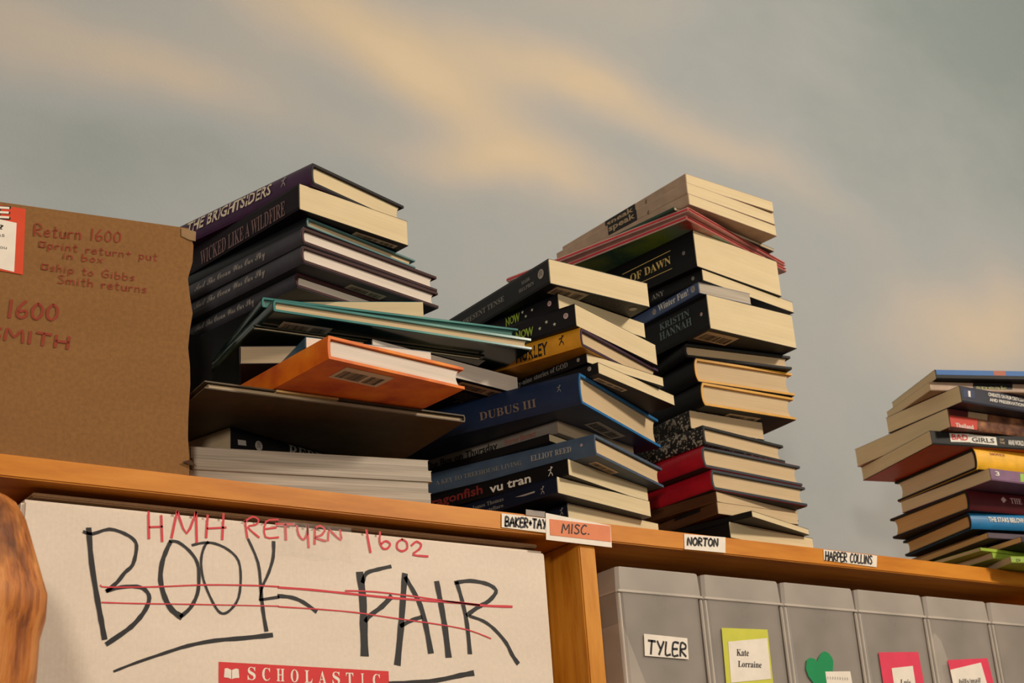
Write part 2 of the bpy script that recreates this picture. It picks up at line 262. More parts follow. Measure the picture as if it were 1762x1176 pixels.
TITLES = [('bright', 'THE BRIGHTSIDERS', 'brush', 'cream', 0.1712, 0.0516, 0.0086, 0.0114), ('wicked', 'WICKED LIKE A WILDFIRE', 'serif', 'dimrose', 0.1568, 0.0203, 0.002, 0.015), ('grey1', 'And The Ocean Was Our Sky', 'script', 'pale', 0.1564, 0.0504, 0.0049, 0.0067), ('grey2', 'And The Ocean Was Our Sky', 'script', 'pale', 0.1587, 0.0508, 0.0063, 0.007), ('grey3', 'And The Ocean Was Our Sky', 'script', 'pale', 0.1497, 0.0592, 0.0038, 0.0063), ('tense', 'PRESENT TENSE', 'serif', 'dim', 0.1463, 0.0734, 0.0099, 0.0057), ('tense', 'MARK', 'serif', 'dim', 0.0434, 0.0291, 0.015, 0.0037), ('tense', 'HELPRIN', 'serif', 'dim', 0.0486, 0.0238, 0.0082, 0.0037), ('know1', 'NOW', 'jag', 'green', 0.0722, 0.0518, 0.0056, 0.0085), ('know2', 'NOW', 'jag', 'green', 0.0707, 0.0489, 0.0053, 0.0083), ('hurley', 'HURLEY', 'boldit', 'black', 0.0751, 0.0369, 0.0023, 0.012), ('god1', 'ninety-nine stories of GOD', 'serif', 'dim', 0.1071, 0.0242, 0.003, 0.0052), ('dubus', 'DUBUS III', 'serif', 'dimtan', 0.1111, 0.0474, 0.0072, 0.0081), ('bus', 'The Bus on Thursday', 'bold', 'black', 0.1721, 0.0753, 0.0028, 0.0072), ('bus', 'Shirley Barrett', 'sans', 'rust', 0.0659, 0.0262, 0.0036, 0.0058), ('elliot', 'A KEY TO TREEHOUSE LIVING', 'serif', 'dim', 0.1823, 0.0811, 0.0068, 0.0047), ('elliot', 'ELLIOT REED', 'serif', 'pale', 0.0706, 0.0251, 0.0081, 0.0057), ('dragonfish', 'dragonfish', 'bold', 'darkred', 0.1771, 0.1026, 0.0046, 0.0089), ('dragonfish', 'vu tran', 'bold', 'white', 0.0938, 0.0436, 0.0029, 0.0086), ('james', 'James Thomas', 'serif', 'dim', 0.1103, 0.068, 0.0085, 0.004), ('james', 'Castellaro', 'serif', 'dim', 0.0993, 0.0689, 0.0023, 0.0037), ('kristin', 'KRISTIN', 'serif', 'slate', 0.0763, 0.0277, 0.0251, 0.0076), ('kristin', 'HANNAH', 'serif', 'slate', 0.078, 0.0256, 0.0137, 0.0089), ('any', 'ANY', 'serif', 'dim', 0.0723, 0.0547, 0.0025, 0.0058), ('dawn', 'OF DAWN', 'serif', 'gold', 0.095, 0.0343, 0.0162, 0.0092), ('winter', 'Winter Fun!', 'serif', 'white', 0.0676, 0.0166, 0.0041, 0.0074), ('speak1', 'speak', 'bold', 'tan', 0.1295, 0.0848, 0.0042, 0.0062), ('speak2', 'speak', 'bold', 'tan', 0.1214, 0.079, 0.0047, 0.0068), ('speck2', 'GENS', 'bold', 'pale', 0.0588, 0.0462, 0.0087, 0.0039), ('badgirls', 'BAD', 'bold', 'red', 0.0291, 0.0523, 0.0072, 0.007), ('badgirls', 'GIRLS', 'bold', 'black', 0.0574, 0.09, 0.006, 0.0055), ('badgirls', 'OF', 'bold', 'tan', 0.0982, 0.1046, 0.0095, 0.0025), ('badgirls', 'THE', 'bold', 'tan', 0.0973, 0.1049, 0.0056, 0.0024), ('badgirls', 'ARAB WORLD', 'bold', 'white', 0.1102, 0.1331, 0.0049, 0.006), ('thai', 'Thailand', 'serif', 'white', 0.0081, 0.0371, 0.0007, 0.0053), ('cineaste', 'CINEASTE ON FILM CRITICISM', 'bold', 'white', 0.0466, 0.1084, 0.0131, 0.0043), ('cineaste', 'AND PRESERVATION', 'bold', 'white', 0.0472, 0.1065, 0.0066, 0.0039), ('speakb', 'speak', 'bold', 'olive', 0.0605, 0.1039, 0.0033, 0.0043), ('yellow', 'MOYES', 'serif', 'rust', 0.0232, 0.0468, 0.019, 0.0034), ('purple', '3', 'bold', 'white', 0.0077, 0.0148, 0.0061, 0.0053), ('maroon', 'THE', 'serif', 'rose', 0.0679, 0.0866, 0.0125, 0.0072), ('stars', 'THE STARS BELOW', 'bold', 'white', 0.0265, 0.0787, 0.0097, 0.0056), ('green3', 'DI', 'sans', 'black', 0.0072, 0.0123, 0.0016, 0.0033), ('rebel', 'REBEL', 'serif', 'pale', 0.0732, 0.1312, 0.0227, 0.0111)]
SPOTS = [('speak1', 'black', [[0.1328, 0.011983354690512246], [0.0813, 0.011983354690512246], [0.0813, 0.0006], [0.1328, 0.0006]]), ('speak2', 'black', [[0.1228, 0.013182975577263674], [0.0763, 0.013182975577263674], [0.0763, 0.0006], [0.1228, 0.0006]]), ('badgirls', 'white', [[0.0266, 0.0149], [0.0558, 0.0157], [0.0547, 0.0052], [0.0268, 0.0043]]), ('badgirls', 'white', [[0.0559, 0.0152], [0.0937, 0.0135], [0.0932, 0.0033], [0.0546, 0.0047]]), ('thai', 'maroonp', [[0.0022, 0.0246], [0.0327, 0.0247], [0.0304, 0.0154], [0.0007, 0.015]]), ('thai', 'tan', [[0.0334, 0.0244], [0.0651, 0.0239], [0.0628, 0.0146], [0.0312, 0.0152]]), ('thai', 'redp', [[0.0006, 0.0146], [0.0464, 0.0146], [0.0422, -0.0029], [-0.0024, -0.005]]), ('cineaste', 'bluep', [[0.0051, 0.0169], [0.0241, 0.0171], [0.0223, 0.0067], [0.0033, 0.0062]]), ('cineaste', 'white', [[0.0129, 0.0154], [0.0167, 0.0154], [0.0155, 0.0077], [0.0119, 0.0079]]), ('speakb', 'black', [[0.0581, 0.0107], [0.1115, 0.0111], [0.1099, 0.0035], [0.0566, 0.0034]]), ('purple', 'greenp', [[0.0509, 0.0126], [0.0697, 0.0131], [0.0676, 0.0024], [0.049, 0.0023]]), ('brown2', 'black', [[0.0668, 0.015], [0.025, 0.0138], [0.0258, 0.0089], [0.0677, 0.009]]), ('dawn', 'gold', [[0.1061, 0.0306], [0.0334, 0.0318], [0.0335, 0.0311], [0.1062, 0.0298]]), ('dawn', 'gold', [[0.0815, 0.0109], [0.0339, 0.0106], [0.034, 0.0099], [0.0816, 0.0102]]), ('rebel', 'pale', [[0.0081, 0.0246], [0.0183, 0.0258], [0.0191, 0.0209], [0.0089, 0.0195]]), ('maroon', 'rose', [[0.0575, 0.0204], [0.0617, 0.0164], [0.0558, 0.0122], [0.0525, 0.0167]]), ('james', 'pale', [[0.0534, 0.0085], [0.0277, 0.0087], [0.0279, 0.007], [0.0425, 0.0069]]), ('blue', 'bluep2', [[0.001, 0.011384249205347691], [0.209, 0.011384249205347691], [0.209, 0.0052], [0.001, 0.0052]]), ('blue', 'orangep', [[0.0764, 0.01118424920534769], [0.0922, 0.01118424920534769], [0.0922, 0.0054], [0.0764, 0.0054]])]
DOTS = [['tense', 'pale', 0.0122, 0.0146, 0.005], ['know1', 'rose', 0.011, 0.0094, 0.0028], ['know2', 'rose', 0.0104, 0.0132, 0.003], ['know1', 'star', 0.0348, 0.0109, 0.0013], ['know1', 'star', 0.0439, 0.0072, 0.0013], ['know1', 'star', 0.048, 0.0129, 0.0013], ['know2', 'star', 0.0332, 0.0135, 0.0014], ['know2', 'star', 0.0415, 0.0091, 0.0014], ['know2', 'star', 0.0241, 0.0085, 0.0014], ['god1', 'pale', 0.0103, 0.0057, 0.002], ['god2', 'pale', 0.0096, 0.007, 0.0023], ['rebel', 'pale', 0.0345, 0.0241, 0.0049], ['kristin', 'rose', 0.0099, 0.0199, 0.002], ['dawn', 'dim', 0.0153, 0.0212, 0.0023], ['any', 'dim', 0.0125, 0.0067, 0.0023], ['winter', 'pale', 0.0088, 0.0075, 0.0037], ['winter', 'pale', 0.0748, 0.0064, 0.0034], ['elliot', 'rose', 0.0138, 0.0124, 0.0014]]
EMBLEMS = [['hurley', 'black', 0.0212, 0.0065, 0.0102], ['dragonfish', 'white', 0.0199, 0.0035, 0.0094], ['james', 'pale', 0.0178, 0.0032, 0.008], ['navy_bottom', 'pale', 0.0071, 0.0054, 0.0074], ['dubus', 'dim', 0.0214, 0.0162, 0.0071], ['red1', 'darkred', 0.0207, 0.0127, 0.0044], ['red2', 'darkred', 0.0206, 0.0142, 0.0044], ['speak1', 'black', 0.0635, 0.0029, 0.0058], ['speak2', 'black', 0.059, -0.0014, 0.0058], ['bright', 'pale', 0.0353, 0.0103, 0.0099]]
BARCODES = [['grey2', [[0.0695, 0.0198], [0.0663, 0.0084], [0.1126, 0.0094], [0.1144, 0.0186]]], ['wicked', [[0.0721, 0.013], [0.0694, 0.0057], [0.1221, 0.0052], [0.1226, 0.0124]]], ['tealA', [[0.0171, 0.0328], [0.0169, 0.0177], [0.0638, 0.0166], [0.066, 0.0337]]], ['orange', [[0.0276, 0.036], [0.0226, 0.0084], [0.0737, 0.0085], [0.0785, 0.0364]]], ['lucid', [[0.1147, 0.0097], [0.1111, -0.0046], [0.1747, 0.0123], [0.1794, 0.0294]]], ['tense', [[0.0116, 0.0223], [0.0106, -0.0003], [0.0511, -0.0], [0.0517, 0.017]]], ['god2', [[0.0104, 0.0123], [0.0092, 0.0059], [0.0602, 0.0077], [0.0638, 0.0149]]], ['dubus', [[0.0583, 0.0297], [0.0604, 0.0095], [0.1237, 0.012], [0.1191, 0.0242]]], ['elliot', [[0.021, 0.0203], [0.0205, 0.0095], [0.0689, 0.0102], [0.07, 0.0174]]], ['kristin', [[0.0028, 0.0296], [0.0036, 0.0052], [0.051, 0.0082], [0.0482, 0.0304]]], ['yellow2', [[0.046, 0.02], [0.0457, 0.0096], [0.0909, 0.0093], [0.0916, 0.0285]]]]
def extrude_profile(bm, poly, b0, b1, P, mi=0, closed=True):
    A = [bm.verts.new(P(a, b0, c)) for a, c in poly]; B = [bm.verts.new(P(a, b1, c)) for a, c in poly]; n = len(poly)
    for i in range(n if closed else n - 1):
        j = (i + 1) % n; bm.faces.new((A[i], A[j], B[j], B[i])).material_index = mi
    return A, B
def cap_fan(bm, loop, mi=0):
    bm.faces.new(loop).material_index = mi
class Book:
    def __init__(s, key, oname, label, cover, pages, kind='paperback', board=None, group=None, bulge=None, flip=False):
        s.key = key; x, y, z, yaw, T, L, W = POSE[key]; s.T, s.L, s.W = T, L, W
        s.mir = key in MIRROR; s.kind = kind
        s.root = empty(oname, (x, y, H + z), yaw, label, 'book', group)
        s.P = (lambda a, b, c: (b, a, c)) if s.mir else (lambda a, b, c: (a, b, c))
        if flip: s.P = lambda a, b, c: (W - a, b, c)
        s.bulge = (.0035 if kind == 'hardcover' else .0) if bulge is None else bulge
        if kind == 'hardcover': s.hard(cover, pages, board)
        else: s.soft(cover, pages)
    def spine_a(s, c):
        if s.kind != 'hardcover':
            r = min(.0007, s.T * .2)
            d = min(c, s.T - c)
            return 0.0 if d > r else r - math.sqrt(max(0, r * r - (r - d) ** 2))
        u = (2 * c / s.T - 1); return s.bulge * (abs(u) ** 2.6)
    def path(s, n):
        return [(s.spine_a(s.T * i / n), s.T * i / n) for i in range(n + 1)]
    def shell(s, name, W, t, mat, b0, b1, inset=0.0, n=10):
        """U-shaped wrap: back, spine, front"""
        bm = bmesh.new(); T = s.T
        sp = [(a + inset, min(max(c, inset), T - inset)) for a, c in s.path(n)]
        outer = [(W, inset)] + sp + [(W, T - inset)]
        ti = t + inset
        inner = [(W, T - ti)] + [(max(a + t, t * .9), min(max(c, ti), T - ti)) for a, c in reversed(sp)] + [(W, ti)]
        A, B = [], []
        for (a, c) in outer: A.append(bm.verts.new(s.P(a, b0, c))); B.append(bm.verts.new(s.P(a, b1, c)))
        A2, B2 = [], []
        for (a, c) in reversed(inner): A2.append(bm.verts.new(s.P(a, b0, c))); B2.append(bm.verts.new(s.P(a, b1, c)))
        m = len(A)
        for i in range(m - 1):
            bm.faces.new((A[i], A[i + 1], B[i + 1], B[i])); bm.faces.new((A2[i], A2[i + 1], B2[i + 1], B2[i]))
            bm.faces.new((A[i], A[i + 1], A2[i + 1], A2[i])); bm.faces.new((B[i], B[i + 1], B2[i + 1], B2[i]))
        bm.faces.new((A[0], A2[0], B2[0], B[0])); bm.faces.new((A[-1], A2[-1], B2[-1], B[-1]))
        recalc(bm)
        return link(name, bm, mat, s.root)
    def block(s, mat, a0, a1, b0, b1, c0, c1, hollow=0.0, round_=0.0):
        bm = bmesh.new(); n = 8; rows = []
        nb = 5
        for k in range(nb + 1):
            b = b0 + (b1 - b0) * k / nb; row = []
            for i in range(n + 1):
                c = c0 + (c1 - c0) * i / n; u = 2 * i / n - 1
                row.append((a0 + round_ * u * u, c))
            for i in range(n, -1, -1):
                c = c0 + (c1 - c0) * i / n; u = 2 * i / n - 1
                row.append((a1 - hollow * (1 - u * u), c))
            rows.append([bm.verts.new(s.P(a, b, c)) for a, c in row])
        m = len(rows[0])
        for k in range(nb):
            for i in range(m):
                j = (i + 1) % m; bm.faces.new((rows[k][i], rows[k][j], rows[k + 1][j], rows[k + 1][i]))
        for r in (rows[0], rows[-1]):
            for i in range(n): bm.faces.new((r[i], r[i + 1], r[m - 2 - i], r[m - 1 - i]))
        recalc(bm)
        return link('page_block', bm, mat, s.root)
    def soft(s, cover, pages):
        t = .0005
        s.shell('cover', s.W, t, cover, 0, s.L)
        rnd = random.Random(s.key)
        s.block(pages, .0013, s.W - .0008, -.0001 + rnd.uniform(0, .0002), s.L - .0004, t * 1.05, s.T - t * 1.05)
    def hard(s, jacket, pages, board):
        t = min(.0026, s.T * .17)
        if board is None: s.shell('case', s.W, t, jacket, 0, s.L)
        else:
            s.shell('dust_jacket', s.W - .0006, .00045, jacket, .0008, s.L - .0008)
            s.shell('case', s.W, t, board, 0, s.L, inset=.00055)
        s.block(pages, t + s.bulge * .3, s.W - .004, .0032, s.L - .0032, t + .0007, s.T - t - .0007, hollow=min(.005, s.T * .15), round_=s.bulge * .8)
        bm = bmesh.new()                        # head band behind the spine
        for b in (.0036, s.L - .0036):
            pts = [(t + s.bulge * .5 + .0006 + s.bulge * .8 * (2 * i / 6 - 1) ** 2, t + .001 + (s.T - 2 * t - .002) * i / 6) for i in range(7)]
            for i in range(6):
                quad(bm, [s.P(pts[i][0] - .0009, b - .0006, pts[i][1]), s.P(pts[i][0] + .0004, b - .0006, pts[i][1]), s.P(pts[i + 1][0] + .0004, b - .0006, pts[i + 1][1]), s.P(pts[i + 1][0] - .0009, b - .0006, pts[i + 1][1])])
        recalc(bm); link('headband', bm, INK['pale'], s.root)
    # surface maps: s along the reading direction of the spine
    def on_spine(s, lift=.00025):
        def f(b, c):
            return s.P(s.spine_a(min(max(c, 0), s.T)) - lift - (.0003 if s.kind == 'hardcover' else 0), b, c)
        return f
    def under(s, lift=.0003):
        return lambda a, b: s.P(a, b, -lift)
BOOKS = {}
def decorate(bk):
    k = bk.key; T = bk.T
    spots = [x for x in SPOTS if x[0] == k]
    for i, (_, col, pts) in enumerate(spots):
        bm = bmesh.new(); f = bk.on_spine(.0002 + .00006 * i); n = 6
        p = [(min(max(b, .0002), bk.L - .0002), min(max(c, .0004), T - .0004)) for b, c in pts]
        for r in range(n):                     # follows the curve of the spine from top to bottom
            def ed(u): return [(p[0][j] + (p[3][j] - p[0][j]) * u, p[1][j] + (p[2][j] - p[1][j]) * u) for j in (0, 1)]
            q0, q1 = ed(r / n), ed((r + 1) / n)
            quad(bm, [f(q0[0][0], q0[1][0]), f(q0[0][1], q0[1][1]), f(q1[0][1], q1[1][1]), f(q1[0][0], q1[1][0])])
        link('spine_panel', bm, INK[col], bk.root)
    for (_, st, style, col, b0, b1, c, h) in [x for x in TITLES if x[0] == k]:
        bm = bmesh.new(); type_text(bm, st, style, (b0, c), (b1, c), (b0, c + h), bk.on_spine(.0005))
        o = link('title' if h > T * .2 else 'small_lettering', bm, INK[col], bk.root)
    for (_, col, b, c, r) in [x for x in DOTS if x[0] == k]:
        bm = bmesh.new(); f = bk.on_spine(.0004)
        if col == 'star':
            r *= 1.5
            bm.faces.new([bm.verts.new(f(b + (r if i % 2 == 0 else r * .42) * math.sin(i * math.pi / 5), c + (r if i % 2 == 0 else r * .42) * math.cos(i * math.pi / 5))) for i in range(10)])
            link('printed_star', bm, INK['star'], bk.root)
        else:
            disc(bm, (b, c), r * .95, r, f)
            bmd = bmesh.new(); g = bk.on_spine(.0006)
            for q in range(3): ribbon(bmd, [(b - r * .5, c - r * .4 + q * r * .4), (b, c - r * .1 + q * r * .35), (b + r * .5, c - r * .5 + q * r * .4)], r * .16, r * .16, g)
            m = link('emblem', bm, INK[col], bk.root); link('emblem_lines', bmd, INK['grey'], m)
    for (_, col, b, c, h) in [x for x in EMBLEMS if x[0] == k]:
        bm = bmesh.new(); f = bk.on_spine(.0004); e = -1 if not bk.mir else 1
        for l in ([(.0, .55), (.05, .8)], [(-.25, .65), (.05, .72), (.25, .9)], [(.03, .6), (-.05, .38), (-.28, .05)], [(-.05, .38), (.15, .25), (.2, 0)]):
            ribbon(bm, [(b + e * x * h, c + y * h) for x, y in l], h * .1, h * .08, f)
        disc(bm, (b + e * .1 * h, c + .93 * h), h * .08, h * .08, f, n=8)
        link('emblem', bm, INK[col], bk.root)
    for (_, pts) in [x for x in BARCODES if x[0] == k]:
        a0 = max(.002, min((pts[0][0] + pts[1][0]) / 2, bk.W - .06)); a1 = min((pts[2][0] + pts[3][0]) / 2, bk.W - .003); b0 = max((pts[1][1] + pts[2][1]) / 2, .003); b1 = (pts[0][1] + pts[3][1]) / 2
        f = bk.under(.0003); bm = bmesh.new(); quad(bm, [f(a0, b0), f(a1, b0), f(a1, b1), f(a0, b1)])
        lab = link('barcode_label', bm, BARPAPER, bk.root)
        g = bk.under(.0005); bm = bmesh.new(); rnd = random.Random(k); d = a1 - a0; x = a0 + d * .07
        while x < a1 - d * .08:
            wdt = d * rnd.choice((.006, .010, .018))
            if not (.56 < (x - a0) / d < .62): quad(bm, [g(x, b0 + (b1 - b0) * .28), g(x + wdt, b0 + (b1 - b0) * .28), g(x + wdt, b1 - (b1 - b0) * .12), g(x, b1 - (b1 - b0) * .12)])
            x += wdt + d * rnd.choice((.007, .012, .02))
        link('barcode', bm, BLACKBAR, lab)
def book(key, oname, label, cover, pages, kind='paperback', board=None, group=None, **kw):
    b = Book(key, oname, label, cover, PAGE[pages], kind, board, group, **kw); BOOKS[key] = b; decorate(b); return b
K = lambda n, rgb, rough=.42, **kw: plain('cover_' + n, rgb, rough, **kw)
black = K('black', (15, 14, 16), .5, spec=.25); black2 = K('soft_black', (19, 18, 20), .55, spec=.25); navy = K('navy', (14, 22, 42), .5, spec=.3); greyblue = K('grey_blue', (64, 64, 72), .5, spec=.3)
burg = K('burgundy_cloth', (58, 26, 28), .7); slate = K('slate_blue', (66, 84, 106), .55)
# --- left stack, bottom to top
for i, (lb) in enumerate(('lowest of the four thick pale-paged paperbacks beside the cardboard box', 'second from bottom of the four pale-paged paperbacks beside the cardboard box', 'third from bottom of the four pale-paged paperbacks beside the cardboard box', 'topmost of the four pale-paged paperbacks, under the black lettered book')):
    book('block%d' % i, 'paperback_book', lb, K('tan', (160, 148, 132)), 'grey', group='pale-paged paperbacks at the foot of the left stack')
book('rebel', 'paperback_book', 'black book with pale serif spine letters behind the pale-paged paperbacks', black2, 'dull')
book('biggrey', 'picture_book', 'wide thin olive-brown picture book overhanging the pale-paged paperbacks', K('olive_brown', (92, 80, 62), .6), 'dull', 'hardcover', bulge=.001, flip=True)
org = art_mat('cover_orange', [(.3, (184, 66, 2)), (.55, (226, 116, 6)), (.8, (240, 148, 20))], 26, rough=.6)
book('orange', 'hardcover_book', 'bright orange hardcover with white pages and barcode on its back', org, 'white', 'hardcover', bulge=.0012)
book('blueS', 'paperback_book', 'teal-blue spined paperback lying just behind the orange hardcover', art_mat('cover_teal_print', [(.35, (14, 40, 58)), (.6, (16, 92, 128))], 30), 'white')
book('lucid', 'paperback_book', 'black paperback with white pages and barcode jutting right behind the orange hardcover', black, 'white')
book('cream', 'paperback_book', 'small cream-paged paperback with grey back left of the teal-blue spine', K('dull_grey', (70, 66, 72), .6), 'dull')
teal = art_mat('cover_teal_gloss', [(.32, (12, 22, 20)), (.5, (24, 44, 40)), (.7, (86, 98, 78))], 9, rough=.16)
tealb = art_mat('cover_teal_board', [(.3, (44, 98, 98)), (.6, (86, 146, 142)), (.8, (126, 168, 156))], 9, rough=.15)
g = 'thin teal picture books in the left stack'
book('tealC', 'picture_book', 'lowest and darkest of the three thin teal picture books', art_mat('cover_teal_dark', [(.4, (30, 40, 32)), (.6, (66, 74, 54))], 20, rough=.2), 'dull', 'hardcover', group=g, bulge=.0008)
book('tealA', 'picture_book', 'middle thin teal picture book with barcode on its glossy back', teal, 'warm', 'hardcover', board=tealb, group=g, bulge=.0015)
book('tealB', 'picture_book', 'topmost of the three thin teal picture books, under the cream paperback', teal, 'teal', 'hardcover', board=tealb, group=g, bulge=.0015)
book('cream7', 'paperback_book', 'cream-paged paperback between the teal picture books and grey hardcovers', K('teal_flat', (70, 122, 122)), 'cream')
g = 'identical grey-jacketed hardcovers in the left stack'
book('grey3', 'hardcover_book', 'lowest of the three grey-jacketed hardcovers with script spine title', greyblue, 'white', 'hardcover', board=burg, group=g)
book('grey2', 'hardcover_book', 'middle of the three grey-jacketed hardcovers, barcode on its back', greyblue, 'white', 'hardcover', board=burg, group=g)
book('grey1', 'hardcover_book', 'topmost of the three grey-jacketed hardcovers with script spine title', greyblue, 'white', 'hardcover', board=burg, group=g)
book('tealthin', 'hardcover_book', 'thin teal-boarded book with cream pages above the grey-jacketed hardcovers', K('night', (20, 24, 28)), 'warm', 'hardcover', board=K('dusk_teal', (80, 122, 126)), bulge=.001)
book('wicked', 'paperback_book', 'thick dark purple paperback with ornate pale title, second from left stack top', K('plum_black', (22, 13, 21), .55, spec=.2), 'cream')
book('bright', 'hardcover_book', 'purple hardcover with brushed cream capitals, topmost of the left stack', K('purple', (62, 30, 66)), 'cream', 'hardcover', board=K('dark_cloth', (26, 20, 24), .7))
book('tucked', 'paperback_book', 'added black filler book darkening the gap between the cardboard box and teal picture books', black2, 'dull')  # added black filler, keeps the opening to the wall dark
# --- middle stack, bottom to top
book('navy_bottom', 'paperback_book', 'navy paperback at the very bottom of the middle stack', navy, 'cream')
book('james', 'paperback_book', 'navy paperback with small two-line author lettering, second lowest in middle stack', navy, 'cream')
book('dragonfish', 'paperback_book', 'black paperback with large dark red and white spine lettering', black, 'cream')
book('elliot', 'hardcover_book', 'slate-blue hardcover with pale author name on the middle stack', slate, 'warm', 'hardcover', bulge=.002)
book('thin_dark', 'paperback_book', 'thin black paperback wedged above the slate-blue hardcover', black2, 'cream')
book('bus', 'paperback_book', 'grey paperback with black and rust spine lettering in middle stack', K('warm_grey', (122, 116, 110), .6), 'dull')
book('dubus', 'hardcover_book', 'thick deep-blue hardcover with bright blue boards in middle stack', K('deep_blue', (22, 38, 68)), 'warm', 'hardcover', board=K('bright_blue', (30, 104, 160), .5))
g = 'two copies of a thin black paperback in the middle stack'
book('god2', 'paperback_book', 'lower black copy of two thin paperbacks, resting on the deep-blue hardcover', black2, 'cream', group=g)
book('god1', 'paperback_book', 'upper black copy of two thin paperbacks, under the mustard hardcover', black2, 'cream', group=g)
book('hurley', 'hardcover_book', 'mustard-yellow hardcover with black slanted capitals in middle stack', K('mustard', (204, 142, 32)), 'warm', 'hardcover', board=K('plum_cloth', (58, 34, 56), .6), bulge=.0025)
g = 'two copies of a starry black paperback'
book('know2', 'paperback_book', 'lower starry black paperback with green title, on the mustard hardcover', K('ink_navy', (14, 14, 21), .5, spec=.3), 'cream', group=g)
book('know1', 'paperback_book', 'upper starry black paperback with green title, second from middle stack top', K('ink_navy', (14, 14, 21), .5, spec=.3), 'cream', group=g)
book('tense', 'paperback_book', 'black paperback with pale serif title, topmost of the middle stack', K('charcoal', (24, 25, 28), .5, spec=.3), 'cream')
# --- right-centre stack, bottom to top
book('bottom', 'paperback_book', 'black paperback at the bottom of the tallest stack, above the hand-lettered label', black, 'cream')
book('thin_black', 'paperback_book', 'thin black paperback jutting right, second lowest in the tallest stack', black, 'cream')
brown = art_mat('cover_brown', [(.35, (66, 40, 24)), (.65, (108, 72, 44))], 18, (1, .3, 2))
g = 'two brown paperbacks under the red hardcovers'
book('brown2', 'paperback_book', 'lower of two brown paperbacks, dark band on its spine', brown, 'warm', group=g)
book('brown1', 'paperback_book', 'upper of two brown paperbacks, directly under the red hardcovers', brown, 'warm', group=g)
red = K('crimson', (178, 22, 40)); dkb = K('ink_blue_cloth', (44, 52, 60), .65)
g = 'two matching crimson hardcovers'
book('red2', 'hardcover_book', 'lower of the two crimson hardcovers, on the brown paperbacks', red, 'warm', 'hardcover', board=dkb, group=g)
book('red1', 'hardcover_book', 'upper of the two crimson hardcovers, under the speckled books', red, 'warm', 'hardcover', board=dkb, group=g)
spk = speckle_mat('cover_speckled')
g = 'two speckled black and white books'
book('speck2', 'hardcover_book', 'lower speckled black hardcover, lying on the crimson hardcovers', spk, 'warm', 'hardcover', board=K('dark_cloth2', (34, 34, 32), .7), group=g, bulge=.002)
book('speck1', 'paperback_book', 'upper speckled black book, under the yellow-boarded hardcovers', spk, 'warm', group=g)
yel = K('ochre_boards', (206, 150, 34), .5)
g = 'two black-jacketed hardcovers with yellow boards'
book('yellow2', 'hardcover_book', 'lower of the two yellow-boarded black hardcovers, barcode on its back', black, 'warm', 'hardcover', board=yel, group=g)
book('yellow1', 'hardcover_book', 'upper of the two yellow-boarded black hardcovers in the tallest stack', black, 'warm', 'hardcover', board=yel, group=g)
book('blackhc', 'hardcover_book', 'black hardcover with dark boards under the thick lettered paperback', black, 'warm', 'hardcover', board=K('dark_cloth2', (34, 34, 32), .7))
book('kristin', 'paperback_book', 'very thick black paperback with grey two-line author name', black, 'cream')
book('winter', 'paperback_book', 'small blue book with white lettering and wire-thin striped pages', K('winter_blue', (66, 82, 118)), 'grey')
book('any', 'paperback_book', 'black paperback jutting right above the small blue book', black, 'cream')
book('dawn', 'paperback_book', 'very thick black paperback with gold title between gold lines', black, 'cream')
pk = K('pale_pink', (204, 164, 156), .4)
g = 'two thin pink-edged picture books'
pinkb = K('rose_boards', (206, 112, 106), .5)
book('pink2', 'picture_book', 'lower thin pink-edged picture book with colourful back, on the gold-titled paperback', pk, 'white', 'hardcover', board=pinkb, group=g, bulge=.0008)
book('pink1', 'picture_book', 'upper thin pink-edged picture book near the top of the tallest stack', pk, 'white', 'hardcover', board=pinkb, group=g, bulge=.0008)
book('greenthin', 'paperback_book', 'thin dark green book under the three pale paperbacks', K('forest', (30, 62, 48)), 'dull')
palec = K('pale_taupe', (172, 146, 124), .55)
g = 'three copies of a pale taupe paperback at the top of the tallest stack'
book('speak3', 'paperback_book', 'lowest of three pale taupe paperbacks topping the tallest stack', palec, 'cream', group=g)
book('speak2', 'paperback_book', 'middle of three pale taupe paperbacks topping the tallest stack', palec, 'cream', group=g)
book('speak1', 'paperback_book', 'topmost pale taupe paperback of the tallest stack', palec, 'cream', group=g)
# --- far right stack, bottom to top
lime = K('lime', (150, 178, 62), .4)
g = 'thin lime-green books at the foot of the far right stack'
book('green3', 'paperback_book', 'lowest lime-green book, on the shelf under the far right stack', lime, 'dull', group=g)
book('green2', 'paperback_book', 'middle of the three thin lime-green books', lime, 'dull', group=g)
book('green1', 'paperback_book', 'topmost of the three thin lime-green books', lime, 'dull', group=g)
dpl = K('dusk_plum', (52, 36, 48), .5)
book('darkB', 'paperback_book', 'thin dark plum book lying right above the lime-green books', dpl, 'tan')
book('darkC', 'paperback_book', 'very thin dark book set back between the two plum books', black2, 'tan')
book('darkA', 'paperback_book', 'thin plum-grey book under the bright blue spined hardcover', K('plum_grey', (76, 62, 74), .5), 'tan')
book('darkD', 'paperback_book', 'thin black-brown book set back directly under the blue spined hardcover', K('black_brown', (40, 28, 26), .5), 'tan')
dkc = K('dark_cloth3', (30, 26, 24), .7)
book('stars', 'hardcover_book', 'hardcover with bright blue spine and white title, low in far right stack', K('sky_blue', (36, 116, 168)), 'tan', 'hardcover', board=dkc)
book('maroon', 'hardcover_book', 'maroon hardcover with rose lettering in far right stack', K('maroon', (86, 26, 32)), 'tan', 'hardcover', board=dkc)
book('purple', 'paperback_book', 'lilac paperback with white numeral in far right stack', K('lilac', (128, 98, 126)), 'cream')
book('yellow', 'hardcover_book', 'golden yellow hardcover in far right stack', K('golden', (232, 176, 44)), 'cream', 'hardcover', board=dkc)
book('badgirls', 'paperback_book', 'black-spined paperback with white title panels and orange back', K('matt_black', (22, 23, 22), .65), 'cream')
